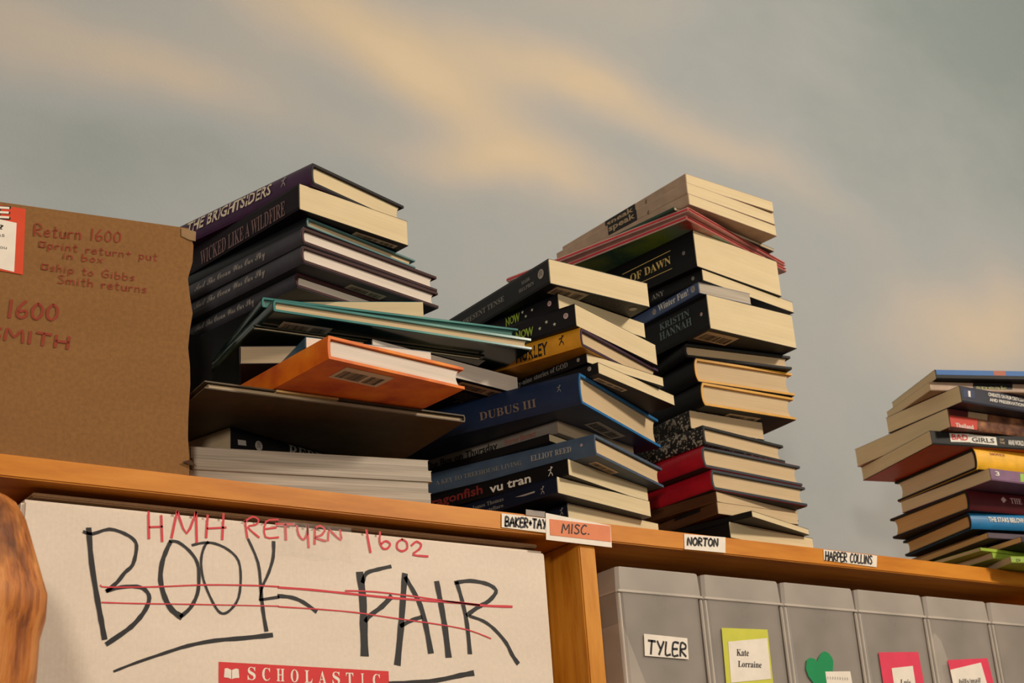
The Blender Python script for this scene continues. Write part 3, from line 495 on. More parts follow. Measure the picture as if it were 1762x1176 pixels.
book('thai', 'paperback_book', 'thick red and brown paperback above the white-panelled title', art_mat('cover_brown_photo', [(.35, (76, 44, 32)), (.55, (128, 84, 58)), (.7, (170, 120, 84))], 60), 'cream')
book('cineaste', 'paperback_book', 'dark navy paperback with two lines of white capitals', K('film_navy', (44, 46, 60)), 'cream')
book('speakb', 'paperback_book', 'pale taupe paperback with black title band in far right stack', palec, 'cream')
book('blue', 'paperback_book', 'blue and black paperback topping the far right stack', black2, 'cream')
def back_panel(key, m, name='back_cover', a0=.0005, a1=None):
    b = BOOKS[key]; bm = bmesh.new(); f = b.under(.0002); quad(bm, [f(a0, .001), f(b.W - .0005, .001), f(b.W - .0005, b.L - .001), f(a0, b.L - .001)]); recalc(bm)
    return link(name, bm, m, b.root)
def grad_mat():
    m, nt, p = base_mat('back_art')
    tc = N(nt, 'ShaderNodeTexCoord'); sp = N(nt, 'ShaderNodeSeparateXYZ'); nt.links.new(tc.outputs['Object'], sp.inputs[0])
    f = noise(nt, 22, 4, .55)
    ad = N(nt, 'ShaderNodeMath', operation='MULTIPLY_ADD'); nt.links.new(f, ad.inputs[0]); ad.inputs[1].default_value = .5
    sc = N(nt, 'ShaderNodeMath', operation='MULTIPLY'); nt.links.new(sp.outputs[1], sc.inputs[0]); sc.inputs[1].default_value = 3.2
    nt.links.new(sc.outputs[0], ad.inputs[2])
    nt.links.new(ramp(nt, ad.outputs[0], [(.22, lin((190, 60, 50))), (.3, lin((140, 170, 150))), (.42, lin((140, 174, 62))), (.58, lin((60, 104, 92))), (.75, lin((140, 160, 84))), (.95, lin((150, 140, 110)))]), p.inputs['Base Color'])
    p.inputs['Roughness'].default_value = .35
    return m
back_panel('pink2', grad_mat())
for kk in ('red1', 'red2'): back_panel(kk, K('ink_blue_cloth', (44, 52, 60), .65))
for kk in ('stars', 'maroon', 'yellow'): back_panel(kk, dkc)
for kk in ('pink1', 'pink2'):
    b = BOOKS[kk]; bm = bmesh.new(); f = b.on_spine(.0003); quad(bm, [f(.0005, b.T * .62), f(b.L - .0005, b.T * .62), f(b.L - .0005, b.T * .25), f(.0005, b.T * .25)]); recalc(bm); link('spine_stripe', bm, INK['redmark'], b.root)
# orange back of the white-panelled paperback, print on the black paperback's back, torn paper in the picture book
b = BOOKS['badgirls']; bm = bmesh.new(); f = b.under(.0003); quad(bm, [f(.0005, .0005), f(b.W - .0005, .0005), f(b.W - .0005, b.L - .0005), f(.0005, b.L - .0005)]); recalc(bm)
link('back_cover', bm, plain('cover_orange_red', (176, 66, 28), .45), b.root)['label'] = 'orange-red back cover'
b = BOOKS['lucid']; f = b.under(.0004)
bm = bmesh.new(); UNP = [['lucid', 'badge', [[0.1693, 0.0563], [0.1677, 0.0499], [0.1818, 0.0541], [0.184, 0.0636]]], ['lucid', 'mark', [[0.1455, 0.0503], [0.145, 0.0449], [0.1669, 0.0529], [0.1687, 0.0584]]], ['lucid', 'lines', [[0.1344, 0.0287], [0.1326, 0.0205], [0.1801, 0.0363], [0.1809, 0.044]]], ['tense', 'disc', [[0.1114, 0.0139], [0.1112, 0.0064], [0.12, 0.0084], [0.1196, 0.0163]]]]
q4 = UNP[0][2]; quad(bm, [f(*p) for p in q4]); lg = link('back_emblem', bm, INK['pale'], b.root)
cx = sum(p[0] for p in q4) / 4; cy = sum(p[1] for p in q4) / 4
bm = bmesh.new(); f2 = b.under(.0007); ribbon(bm, [(cx - .0045, cy + .0003), (cx - .0005, cy - .002), (cx + .004, cy + .0035)], .0014, .0014, f2); link('tick', bm, INK['black'], lg)
bm = bmesh.new(); a0, b0 = UNP[1][2][0]; a1, b1 = UNP[1][2][3]
for l in ([(0, 0), (0, 1)], [(0, 0), (.3, 0), (.3, 1)], [(.48, 0), (.48, 1)], [(.62, 0), (.62, 1), (1, 1), (1, 0), (.62, 0)]):
    for i in range(len(l) - 1):
        ribbon(bm, [(a0 + l[i][0] * .021, b0 - .004 + l[i][1] * .006), (a0 + l[i + 1][0] * .021, b0 - .004 + l[i + 1][1] * .006)], .0008, .0008, f)
link('back_lettering', bm, INK['dim'], b.root)
bm = bmesh.new()
for r in range(5):
    y = .026 + r * .0032; x = .128
    while x < .172:
        d = random.uniform(.002, .006); quad(bm, [f(x, y + (x - .128) * .12), f(x + d, y + (x + d - .128) * .12), f(x + d, y + .0008 + (x + d - .128) * .12), f(x, y + .0008 + (x - .128) * .12)]); x += d + .0012
link('small_print', bm, INK['grey'], b.root)
b = BOOKS['tense']; bm = bmesh.new(); disc(bm, (.115, .0115), .0042, .0042, b.under(.0004)); link('back_emblem', bm, INK['pale'], b.root)
bm = bmesh.new(); f = b.under(.0004)
for r in range(5):
    x = .058
    while x < .104:
        d = random.uniform(.002, .006); quad(bm, [f(x, .006 + r * .003), f(x + d, .006 + r * .003), f(x + d, .0067 + r * .003), f(x, .0067 + r * .003)]); x += d + .0012
link('small_print', bm, INK['grey'], b.root)
b = BOOKS['biggrey']; bm = bmesh.new(); box(bm, .066, .126, .0012, .06, b.T - .0019, b.T - .0001); 
# the paper slip is laid between the board and the pages and peeps out in front
for v in bm.verts: v.co.y -= .0022
link('paper_slip', bm, plain('slip_paper', (226, 192, 128), .7), b.root)
b = BOOKS['tealC']; bm = bmesh.new(); f = b.under(.0004); ribbon(bm, [(.185, .02), (.195, .022), (.205, .02)], .003, .003, f); link('back_emblem', bm, INK['darkred'], b.root)
for kk, n in (('winter', 5),):
    b = BOOKS[kk]
# ------------------------------------------------------------------ room
def struct(name, bm, m, smooth=False):
    o = link(name, bm, m, None, smooth); o['kind'] = 'structure'; return o
def wall_mat():
    m, nt, p = base_mat('cloud_mural_paint')
    tc = N(nt, 'ShaderNodeTexCoord'); sp = N(nt, 'ShaderNodeSeparateXYZ'); nt.links.new(tc.outputs['Object'], sp.inputs[0])
    wx = noise(nt, 3.2, 4, .55); wz = noise(nt, 3.2, 4, .55, off=(7, 3, 1))
    def M(op, a, b=None, c=None):
        n = N(nt, 'ShaderNodeMath', operation=op)
        for i, v in enumerate((a, b, c)):
            if v is None: continue
            if isinstance(v, (int, float)): n.inputs[i].default_value = v
            else: nt.links.new(v, n.inputs[i])
        return n.outputs[0]
    X = M('ADD', sp.outputs[0], M('MULTIPLY', M('SUBTRACT', wx, .5), .16)); Z = M('ADD', sp.outputs[2], M('MULTIPLY', M('SUBTRACT', wz, .5), .12))
    tot = None
    for (x, z, rx, rz, ang, k) in [(0.0984, 2.5273, 0.2202, 0.0666, 0.0618, 0.3), (0.4615, 2.6657, 0.2888, 0.074, -0.2377, 0.4), (0.6486, 2.5994, 0.2488, 0.0627, -0.2856, 0.38), (0.757, 2.6755, 0.114, 0.057, 0.0376, 0.4), (0.9096, 2.6913, 0.0903, 0.0547, -0.0507, 0.28), (1.069, 2.6621, 0.2798, 0.0411, -0.1302, 0.34), (0.7064, 2.51, 0.1932, 0.0396, 0.163, 0.44), (1.68, 2.4575, 0.2493, 0.0845, 0.2832, 0.5), (0.2829, 2.5288, 0.1431, 0.0353, -0.1474, 0.25), (0.8824, 2.8298, 0.2535, 0.0623, 0.3168, 0.12), (1.9207, 3.0925, 0.5059, 0.3212, 0.3007, -0.22), (0.1816, 2.4101, 0.1768, 0.0651, 0.0618, -0.1)]:
        ca, sa = math.cos(ang), math.sin(ang)
        dx = M('SUBTRACT', X, x); dz = M('SUBTRACT', Z, z)
        u = M('DIVIDE', M('ADD', M('MULTIPLY', dx, ca), M('MULTIPLY', dz, sa)), rx); v = M('DIVIDE', M('SUBTRACT', M('MULTIPLY', dz, ca), M('MULTIPLY', dx, sa)), rz)
        d = M('ADD', M('MULTIPLY', u, u), M('MULTIPLY', v, v))
        g = M('MULTIPLY', M('POWER', 2.718, M('MULTIPLY', d, -1.0)), k)
        tot = g if tot is None else M('ADD', tot, g)
    tot = M('ADD', tot, .2)
    tot = M('ADD', tot, M('MULTIPLY', M('SUBTRACT', noise(nt, 5, 5, .6, (1, 1, 1.6)), .5), .22))
    col = ramp(nt, tot, [(0.0, lin((138, 152, 156))), (0.2, lin((162, 170, 175))), (0.46, lin((183, 180, 176))), (0.8, lin((206, 192, 170))), (1.0, lin((218, 204, 178)))])
    nt.links.new(col, p.inputs['Base Color']); p.inputs['Roughness'].default_value = .7; p.inputs['Specular IOR Level'].default_value = .25
    b = N(nt, 'ShaderNodeBump'); b.inputs['Strength'].default_value = .08; b.inputs['Distance'].default_value = .002
    nt.links.new(noise(nt, 220, 2), b.inputs['Height']); nt.links.new(b.outputs[0], p.inputs['Normal'])
    return m
WY = .305
bm = bmesh.new(); box(bm, -2.2, 4.2, WY, WY + .1, 0, 3.5); struct('wall_back', bm, wall_mat())
bm = bmesh.new(); box(bm, -2.2, 4.2, -3.2, WY + .1, -.1, 0); struct('floor', bm, wood_mat('floor_boards', (70, 46, 30), (96, 66, 42), (120, 86, 58), 0, 5))
bm = bmesh.new(); box(bm, -2.2, 4.2, -3.2, WY + .1, 3.5, 3.6); struct('ceiling', bm, plain('ceiling_paint', (214, 206, 192), .8, .03))
# ------------------------------------------------------------------ bookcase
pine = wood_mat('pine_edge', (176, 100, 18), (200, 124, 30), (216, 142, 44), 0, 7)
pinev = wood_mat('pine_upright', (170, 96, 18), (202, 130, 34), (218, 150, 54), 2, 9)
pined = wood_mat('pine_inside', (128, 76, 30), (150, 92, 40), (166, 106, 52), 0, 7)
case = empty('bookcase', (.6, 0, 0), 0, 'long honey-coloured pine bookcase whose top shelf carries the book stacks', 'bookcase')
def cpart(name, x0, x1, y0, y1, z0, z1, m, bev=.0012):
    bm = bmesh.new(); box(bm, x0 - .6, x1 - .6, y0, y1, z0, z1, 0, bev); return link(name, bm, m, case)
ST = .0185
cpart('top_shelf', -.9, 2.3, 0, WY - .004, H - ST, H, pine)
cpart('divider', .5605, .5805, .002, WY - .02, H - .40, H - ST - .0003, pinev)
cpart('divider', -.16, -.14, .002, WY - .02, H - .40, H - ST - .0003, pinev)
cpart('divider', 1.40, 1.42, .002, WY - .02, H - .40, H - ST - .0003, pinev)
cpart('shelf', -.9, 2.3, 0, WY - .004, H - .42, H - .4003, pine)
cpart('shelf', -.9, 2.3, 0, WY - .004, .8, .82, pine)
cpart('side_panel', -.92, -.9003, 0, WY - .004, 0, H, pinev); cpart('side_panel', 2.3003, 2.32, 0, WY - .004, 0, H, pinev)
cpart('back_panel', -.9, 2.3, WY - .0135, WY - .0045, .0, H - ST - .0003, pined, 0)
cpart('plinth', -.9, 2.3, .01, .03, 0, .09, pine)
# labels stuck on the shelf edge
SHL = {'baker': [[0.4699, -0.0023], [0.5224, -0.0023], [0.5211, -0.0168], [0.4688, -0.016]], 'baker_t': [[0.4726, -0.0143], [0.5201, -0.0127], [0.4733, -0.0056]], 'misc': [[0.5209, 0.003], [0.5991, -0.0023], [0.5984, -0.0245], [0.5191, -0.0236]], 'misc_o': [[0.5248, -0.0027], [0.5984, -0.0029], [0.5976, -0.019], [0.524, -0.0187]], 'norton': [[0.6951, -0.0018], [0.7518, -0.0003], [0.7491, -0.0172], [0.6936, -0.0178]], 'norton_t': [[0.6976, -0.0132], [0.7392, -0.011], [0.6987, -0.0054]], 'hc': [[0.8946, -0.0012], [0.9787, -0.0014], [0.9749, -0.0148], [0.893, -0.0131]], 'hc_t': [[0.8949, -0.0129], [0.9677, -0.0118], [0.8968, -0.0032]], 'tag': [[0.4985, 0.0045], [0.521, 0.0044], [0.5205, -0.0014], [0.498, -0.0013]], 'misc_t': [[0.5378, -0.0153], [0.5711, -0.014], [0.5389, -0.0061]]}
def onplane(y): return lambda s, t: (s - .6, y, t + H)
def slip(name, pts, y, m, parent=None, label=None, th=.0003):
    bm = bmesh.new(); f = onplane(y); g = onplane(y + th)
    A = [bm.verts.new(f(*p)) for p in pts]; B = [bm.verts.new(g(*p)) for p in pts]; n = len(A)
    bm.faces.new(A); bm.faces.new(B[::-1])
    for i in range(n): bm.faces.new((A[i], A[(i + 1) % n], B[(i + 1) % n], B[i]))
    recalc(bm); o = link(name, bm, m, parent or case)
    if label: o['label'] = label
    return o
def words(s, a, b, t, wd, y, ink, parent, name='handwriting'):
    bm = bmesh.new(); hand_text(bm, s, a, b, t, wd, onplane(y)); return link(name, bm, ink, parent)
o = slip('shelf_tag', SHL['tag'], -.0008, INK['greytag'], label='small grey tag behind the paper labels')
o = slip('shelf_label', SHL['baker'], -.0012, INK['paper'], label='white paper label left of the orange strip'); a, b_, t = SHL['baker_t']; words('BAKER+TAY', a, b_, t, .0021, -.0014, INK['marker'], o)
o = slip('shelf_label', SHL['misc'], -.0017, INK['paper'], label='white paper label with orange strip')
s2 = slip('orange_strip', SHL['misc_o'], -.0021, INK['orangel'], o); a, b_, t = SHL['misc_t']; words('MISC.', a, b_, t, .0014, -.0024, INK['marker'], s2)
o = slip('shelf_label', SHL['norton'], -.0008, INK['paper'], label='white paper label under the tallest stack'); a, b_, t = SHL['norton_t']; words('NORTON', a, b_, t, .0021, -.0011, INK['marker'], o)
o = slip('shelf_label', SHL['hc'], -.0008, INK['paper'], label='white paper label left of the far right stack'); a, b_, t = SHL['hc_t']; words('HARPER COLLINS', a, b_, t, .0018, -.0011, INK['marker'], o)
# ------------------------------------------------------------------ brown cardboard box on the shelf
cbm = cardboard_mat('brown_cardboard', (138, 99, 58))
CBR = [0.1566, 0.002, 0.229]; cby = -0.1396; CH = CBR[2]; CW = .44; CD = .085
cb = empty('cardboard_box', (CBR[0], CBR[1], H), cby, 'brown cardboard box with red handwriting standing left of the book stacks', 'box')
bm = bmesh.new()
nz = 14
for i in range(nz):                           # front panel with a slightly worn right edge
    pass
bmesh.ops.create_grid(bm, x_segments=24, y_segments=nz, size=.5)
for v in bm.verts:
    s, t = v.co.x + .5, v.co.y + .5
    rag = .0018 * math.sin(t * 23) + .0012 * math.sin(t * 61 + 1) if s > .99 else 0
    v.co = Vector((-CW * (1 - s) + rag, .0003 * math.sin(s * 9 + 2 * t), .0006 + (CH - .0006) * t))
link('front_panel', bm, cbm, cb)
bm = bmesh.new(); box(bm, -CW, -.003, .0032, CD, .0006, CH - .006, 0, .002); link('body', bm, cbm, cb)
bm = bmesh.new(); box(bm, -CW, -.001, .0015, CD / 2 - .001, CH - .0057, CH - .0012, 0, .001); link('top_flap', bm, cbm, cb)
bm = bmesh.new(); box(bm, -CW, -.001, CD / 2 + .001, CD, CH - .0057, CH - .0012, 0, .001); link('top_flap', bm, cbm, cb)
bm = bmesh.new()                              # torn corner of clear tape and a frayed bottom corner
quad(bm, [(-.009, -.0012, CH - .001), (.0040, -.0016, CH - .003), (.0036, -.0018, CH - .0125), (-.002, -.0014, CH - .0118), (-.009, -.0012, CH - .009)]); link('tape_end', bm, plain('tape_paper', (150, 122, 90), .2), cb)
bm = bmesh.new(); quad(bm, [(-.006, -.0022, .011), (.001, -.0022, .0135), (.0065, -.003, .008), (.002, -.0026, .0085)]); link('frayed_corner', bm, plain('torn_card', (70, 44, 26), .9), cb)
fc = lambda y: (lambda s, t: (s, y, t))
def cbslip(name, pts, y, m, parent=cb):
    bm = bmesh.new(); quad(bm, [(p[0], y, p[1]) for p in pts]); recalc(bm); return link(name, bm, m, parent)
lab = cbslip('shipping_label', [[-0.1801, 0.2258], [-0.1424, 0.2254], [-0.1417, 0.1643], [-0.1766, 0.1664]], -.0006, INK['shiplabel']); lab['label'] = 'orange-red label with white panel'
wp = cbslip('label_panel', [[-0.1794, 0.214], [-0.1492, 0.211], [-0.1489, 0.1657], [-0.1768, 0.1695]], -.0008, INK['paper'], lab)
for (s, a, b_, t, m, st) in [('E', *[[-0.1677, 0.2132], [-0.1556, 0.2143], [-0.1561, 0.2235]], 'black', 'bold')]:
    bm = bmesh.new(); type_text(bm, s, st, (a[0] + .0012, a[1] - .0008), (b_[0] + .0012, b_[1] - .0008), (a[0] + .0012, t[1] + .0008), fc(-.0010)); link('label_letter_shadow', bm, INK['black'], lab)
    bm = bmesh.new(); type_text(bm, s, st, a, b_, (a[0], t[1]), fc(-.0012)); link('label_letter', bm, INK['paper'], lab)
for s, a, b_, t in [['?', [-0.1628, 0.2031], [-0.1594, 0.2033], [-0.163, 0.2072]], ['as', [-0.164, 0.1961], [-0.1582, 0.1965], [-0.1642, 0.1998]], ['you', [-0.1645, 0.1851], [-0.1559, 0.1855], [-0.1647, 0.1884]]]:
    bm = bmesh.new(); type_text(bm, s, 'bold' if s == '?' else 'sans', a, b_, t, fc(-.0010)); link('label_print', bm, INK['grey'] if s != '?' else INK['black'], lab)
for s, a, b_, t, wd in [['Return 1600', [-0.1346, 0.2016], [-0.062, 0.2059], [-0.1351, 0.2126], 0.0011], ['#print return+ put', [-0.1305, 0.1911], [-0.03, 0.1931], [-0.1308, 0.1984], 0.0009], ['in box', [-0.1103, 0.1838], [-0.0768, 0.1845], [-0.1103, 0.1903], 0.0009], ['#ship to Gibbs', [-0.1275, 0.1709], [-0.0492, 0.1715], [-0.1278, 0.1777], 0.0009], ['Smith returns', [-0.113, 0.1606], [-0.0387, 0.1613], [-0.1134, 0.1682], 0.0009], ['1600', [-0.1522, 0.1246], [-0.1122, 0.1269], [-0.1528, 0.1399], 0.0022], ['SMITH', [-0.1666, 0.1049], [-0.1022, 0.1025], [-0.1672, 0.1153], 0.0022]]:
    bm = bmesh.new(); hand_text(bm, s, a, b_, t, wd, fc(-.0006)); link('handwriting', bm, INK['redbrown'], cb)
# ------------------------------------------------------------------ white carton in the left compartment
wbm = cardboard_mat('white_carton', (232, 218, 202), True)
wb = empty('white_carton', (.02, .0125, H - .40), 0, 'white carton with BOOK FAIR in black marker below the shelf', 'box')
WBH = .40 - .0275; WBW = .5075
bm = bmesh.new(); box(bm, 0, WBW, 0, .25, .0004, WBH, 0, .003)
for v in bm.verts:
    if v.co.x < .02 and v.co.z > WBH - .02: v.co.x += .003; v.co.z -= .003
    if v.co.x > WBW - .02 and v.co.z > WBH - .02: v.co.z -= .003
link('carton_body', bm, wbm, wb)
bm = bmesh.new(); box(bm, .012, WBW - .006, .004, .12, WBH + .0002, WBH + .004, 0, .001); link('top_flap', bm, cardboard_mat('carton_flap', (150, 116, 84)), wb)
bm = bmesh.new(); box(bm, .004, WBW - .01, .126, .245, WBH + .0002, WBH + .003, 0, .001); link('top_flap', bm, cardboard_mat('carton_flap_back', (150, 116, 84)), wb)
fw = lambda y: (lambda s, t: (s - .02, y, t + .40))
BLK = [[[[0.0771, -0.0506], [0.0804, -0.0778], [0.0862, -0.1072], [0.0896, -0.1226], [0.0928, -0.137]], 0.00386, 0.00386], [[[0.0732, -0.0532], [0.0804, -0.0542], [0.094, -0.0491], [0.1072, -0.0517], [0.1155, -0.0567], [0.1172, -0.0635], [0.1144, -0.0767], [0.108, -0.0836], [0.1018, -0.092], [0.0937, -0.0995]], 0.00225, 0.00289], [[[0.0937, -0.0995], [0.1051, -0.0957], [0.1181, -0.0943], [0.1256, -0.0967], [0.129, -0.1028], [0.126, -0.1125], [0.1188, -0.1224], [0.1109, -0.1299], [0.095, -0.1415]], 0.00257, 0.00354], [[[0.1457, -0.0545], [0.1529, -0.0547], [0.1629, -0.0613], [0.1699, -0.0707], [0.1714, -0.0837], [0.1702, -0.0968], [0.1643, -0.1086], [0.156, -0.1163]], 0.00225, 0.00289], [[[0.156, -0.1163], [0.1483, -0.1112], [0.1423, -0.1019], [0.1382, -0.0878], [0.1393, -0.0731], [0.1433, -0.0613], [0.1461, -0.0553]], 0.0045, 0.00289], [[[0.1654, -0.0561], [0.175, -0.0533], [0.1855, -0.053], [0.1979, -0.0575], [0.2068, -0.066], [0.2089, -0.0809], [0.2068, -0.0977], [0.1997, -0.108], [0.1927, -0.1117], [0.1866, -0.1072], [0.1788, -0.093], [0.1743, -0.0802], [0.1733, -0.0671], [0.1759, -0.0569], [0.1793, -0.0524]], 0.00193, 0.00193], [[[0.2158, -0.0467], [0.2248, -0.0663], [0.2273, -0.088], [0.229, -0.1062], [0.232, -0.1233]], 0.00193, 0.00321], [[[0.2395, -0.0471], [0.239, -0.06], [0.2347, -0.074], [0.2282, -0.0879], [0.2264, -0.098]], 0.00289, 0.00161], [[[0.2264, -0.098], [0.2436, -0.0945]], 0.00193, 0.00225], [[[0.1015, -0.1626], [0.1197, -0.155], [0.1439, -0.1461], [0.1622, -0.1398], [0.1859, -0.1343], [0.212, -0.1309], [0.237, -0.1271]], 0.00161, 0.00354], [[[0.2437, -0.0935], [0.2562, -0.094], [0.267, -0.0974], [0.2788, -0.1044]], 0.00293, 0.00293], [[[0.3229, -0.0687], [0.325, -0.089], [0.3252, -0.1126], [0.3252, -0.1384]], 0.00626, 0.00665], [[[0.3255, -0.0754], [0.3296, -0.0673], [0.3414, -0.063], [0.3543, -0.0594]], 0.00352, 0.00274], [[[0.3272, -0.11], [0.3321, -0.1047], [0.344, -0.0963], [0.3537, -0.0871]], 0.00313, 0.0043], [[[0.3689, -0.0661], [0.3658, -0.0898], [0.3627, -0.1139], [0.3578, -0.1453]], 0.00508, 0.00548], [[[0.3697, -0.0687], [0.3762, -0.0787], [0.3836, -0.0921], [0.3886, -0.1108], [0.3924, -0.1336]], 0.00352, 0.00508], [[[0.3628, -0.1122], [0.3749, -0.1064], [0.384, -0.1033]], 0.00313, 0.00313], [[[0.4025, -0.0707], [0.4058, -0.0907], [0.4087, -0.1114], [0.4109, -0.1362]], 0.00469, 0.00548], [[[0.424, -0.0691], [0.4288, -0.0857], [0.4326, -0.1065], [0.434, -0.1326]], 0.00352, 0.00391], [[[0.4225, -0.0692], [0.4384, -0.0663], [0.4552, -0.0674], [0.4646, -0.0707], [0.4668, -0.0751], [0.4583, -0.0837], [0.4451, -0.0908], [0.4331, -0.0986]], 0.00313, 0.00352], [[[0.4362, -0.0993], [0.4506, -0.1029], [0.4627, -0.1101], [0.4746, -0.1219], [0.4802, -0.1322], [0.486, -0.1398]], 0.00235, 0.00391], [[[0.349, -0.163], [0.3722, -0.1614], [0.3979, -0.1588], [0.4224, -0.1536], [0.4358, -0.1511]], 0.00235, 0.0043]]; RDM = [[[[0.1266, -0.0315], [0.1275, -0.0537]], 0.00177, 0.00177], [[[0.1377, -0.0337], [0.1389, -0.0551]], 0.00177, 0.00177], [[[0.1278, -0.0443], [0.1387, -0.0428]], 0.00145, 0.00145], [[[0.1514, -0.0287], [0.147, -0.0514]], 0.00177, 0.00177], [[[0.1518, -0.029], [0.1601, -0.0466], [0.1683, -0.0274]], 0.00177, 0.00177], [[[0.1683, -0.0274], [0.1692, -0.0533]], 0.00177, 0.00177], [[[0.1786, -0.0294], [0.1775, -0.0484]], 0.00177, 0.00177], [[[0.193, -0.0266], [0.192, -0.0488]], 0.00177, 0.00177], [[[0.1784, -0.0407], [0.1952, -0.0383]], 0.00145, 0.00145], [[[0.2126, -0.0307], [0.2149, -0.0454]], 0.00161, 0.00161], [[[0.2126, -0.0316], [0.2195, -0.0266], [0.2253, -0.0286], [0.2231, -0.0331], [0.2155, -0.0361], [0.2258, -0.0441]], 0.00145, 0.00145], [[[0.2438, -0.0268], [0.2323, -0.0297], [0.2318, -0.0432], [0.244, -0.0424]], 0.00145, 0.00145], [[[0.2323, -0.0361], [0.2419, -0.034]], 0.00145, 0.00145], [[[0.0882, -0.0953], [0.0939, -0.0965], [0.1346, -0.0933], [0.177, -0.0887], [0.2211, -0.0861], [0.2437, -0.0855]], 0.00096, 0.00112], [[[0.0895, -0.109], [0.1185, -0.108], [0.1686, -0.1055], [0.2435, -0.1022]], 0.00096, 0.0008], [[[0.2416, -0.0309], [0.2586, -0.0296]], 0.00196, 0.00196], [[[0.2507, -0.0304], [0.2511, -0.0439]], 0.00196, 0.00196], [[[0.2617, -0.0307], [0.2635, -0.0386], [0.268, -0.0424], [0.2718, -0.0361], [0.2714, -0.0293]], 0.00176, 0.00176], [[[0.272, -0.0292], [0.2729, -0.0488]], 0.00176, 0.00176], [[[0.2794, -0.0308], [0.2787, -0.0453]], 0.00176, 0.00176], [[[0.2794, -0.0311], [0.2841, -0.0286], [0.2888, -0.0311], [0.2858, -0.0366], [0.2792, -0.0397], [0.2896, -0.0417]], 0.00176, 0.00176], [[[0.2919, -0.0412], [0.2929, -0.0307]], 0.00156, 0.00156], [[[0.2929, -0.0307], [0.3047, -0.0395], [0.3039, -0.0306]], 0.00176, 0.00176], [[[0.3306, -0.0281], [0.3342, -0.0479]], 0.00196, 0.00196], [[[0.3447, -0.0286], [0.344, -0.0375], [0.3471, -0.0434], [0.3521, -0.0429], [0.3548, -0.0386], [0.3503, -0.0364], [0.3457, -0.0394]], 0.00176, 0.00176], [[[0.3674, -0.0333], [0.3626, -0.0367], [0.362, -0.0421], [0.3669, -0.0443], [0.3724, -0.0412], [0.3719, -0.0354], [0.3674, -0.0333]], 0.00176, 0.00176], [[[0.3772, -0.0381], [0.3825, -0.0341], [0.3874, -0.0363], [0.3852, -0.041], [0.3782, -0.0466], [0.394, -0.0469]], 0.00176, 0.00176], [[[0.2437, -0.0862], [0.2709, -0.086], [0.308, -0.0868], [0.356, -0.0878], [0.3959, -0.0878], [0.4266, -0.0876], [0.4537, -0.0885], [0.4837, -0.0875]], 0.00156, 0.00196], [[[0.3081, -0.0846], [0.3368, -0.0835], [0.3759, -0.0848], [0.4163, -0.0873], [0.4474, -0.0885]], 0.00117, 0.00117], [[[0.2436, -0.1027], [0.2797, -0.1025], [0.317, -0.1031], [0.3553, -0.1058], [0.4048, -0.109], [0.4353, -0.1125], [0.4579, -0.1187]], 0.00098, 0.00098]]
for nm, ls, ink, dy in (('marker_word', BLK[:9] + BLK[10:11], 'marker', -.0004), ('marker_word', BLK[11:-1], 'marker', -.0004), ('marker_underline', BLK[9:10], 'marker', -.0004), ('marker_underline', BLK[-1:], 'marker', -.0004),
                        ('red_marker_word', RDM[:9], 'redmark', -.0006), ('red_marker_word', RDM[9:13] + RDM[15:23], 'redmark', -.0006), ('red_marker_number', RDM[23:27], 'redmark', -.0006), ('red_strike_line', RDM[13:14] + RDM[-3:-1], 'redmark', -.0006), ('red_strike_line', RDM[14:15] + RDM[-1:], 'redmark', -.0006)):
    bm = bmesh.new()
    for pts, w0, w1 in ls: ribbon(bm, pts, w0 * 1.14, w1 * 1.14, fw(dy))
    link(nm, bm, INK[ink], wb)
bm = bmesh.new(); (x0, z0), (x1, z1) = [[0.1893, -0.1514], [0.3485, -0.1528]]; f = fw(-.0003); quad(bm, [f(x0, z0), f(x1, z1), f(x1, z1 - .034), f(x0, z0 - .034)]); recalc(bm); rp = link('printed_panel', bm, INK['brandred'], wb); rp['label'] = 'red printed panel with white lettering'
bm = bmesh.new(); a, b_, t = [[0.2128, -0.165], [0.3433, -0.167], [0.2128, -0.1568]]; sp = 'SCHOLASTIC'
for i, ch in enumerate(sp):
    cw = (b_[0] - a[0]) / 10; x = a[0] + i * cw; z = a[1] + (z1 - z0) * i / 10
    wch = .55 * cw if ch != 'I' else .22 * cw
    type_text(bm, ch, 'serif', (x + (cw - wch) * .35, z), (x + (cw - wch) * .35 + wch, z), (x + (cw - wch) * .35, z + .0105), fw(-.0005))
link('printed_name', bm, INK['paper'], rp)
bm = bmesh.new(); (p0, r0), (p1, r1) = [[0.1939, -0.1567], [0.2074, -0.1646]]; f = fw(-.0005); mid = (p0 + p1) / 2; hh = r0 - r1
quad(bm, [f(p0 + .0006, r0), f(p0 + .003, r0 + .0004), f(mid - .0003, r0 - hh * .12), f(mid - .0003, r1 - .0004)] ); quad(bm, [f(p0 + .0006, r0), f(mid - .0003, r1 - .0004), f(mid - .003, r1 + .0005), f(p0, r1 + .0008)])
quad(bm, [f(mid + .0003, r0 - hh * .12), f(p1 - .003, r0 + .0004), f(p1 - .0006, r0), f(mid + .0003, r1 - .0004)]); quad(bm, [f(p1 - .0006, r0), f(p1, r1 + .0008), f(mid + .003, r1 + .0005), f(mid + .0003, r1 - .0004)])
recalc(bm); link('printed_book_mark', bm, INK['paper'], rp)
(x0, z0), (x1, z1) = [[[0.2434, -0.0214], [0.3151, -0.0588]]][0]; bm = bmesh.new(); f = fw(-.0009)
n = 10
for i in range(n): quad(bm, [f(x0 + (x1 - x0) * i / n, WBH - .40), f(x0 + (x1 - x0) * (i + 1) / n, WBH - .40), f(x0 + (x1 - x0) * (i + 1) / n, z1 + .0015 * math.sin(i + 1)), f(x0 + (x1 - x0) * i / n, z1 + .0015 * math.sin(i))])
recalc(bm); link('clear_tape', bm, clear_mat(), wb)
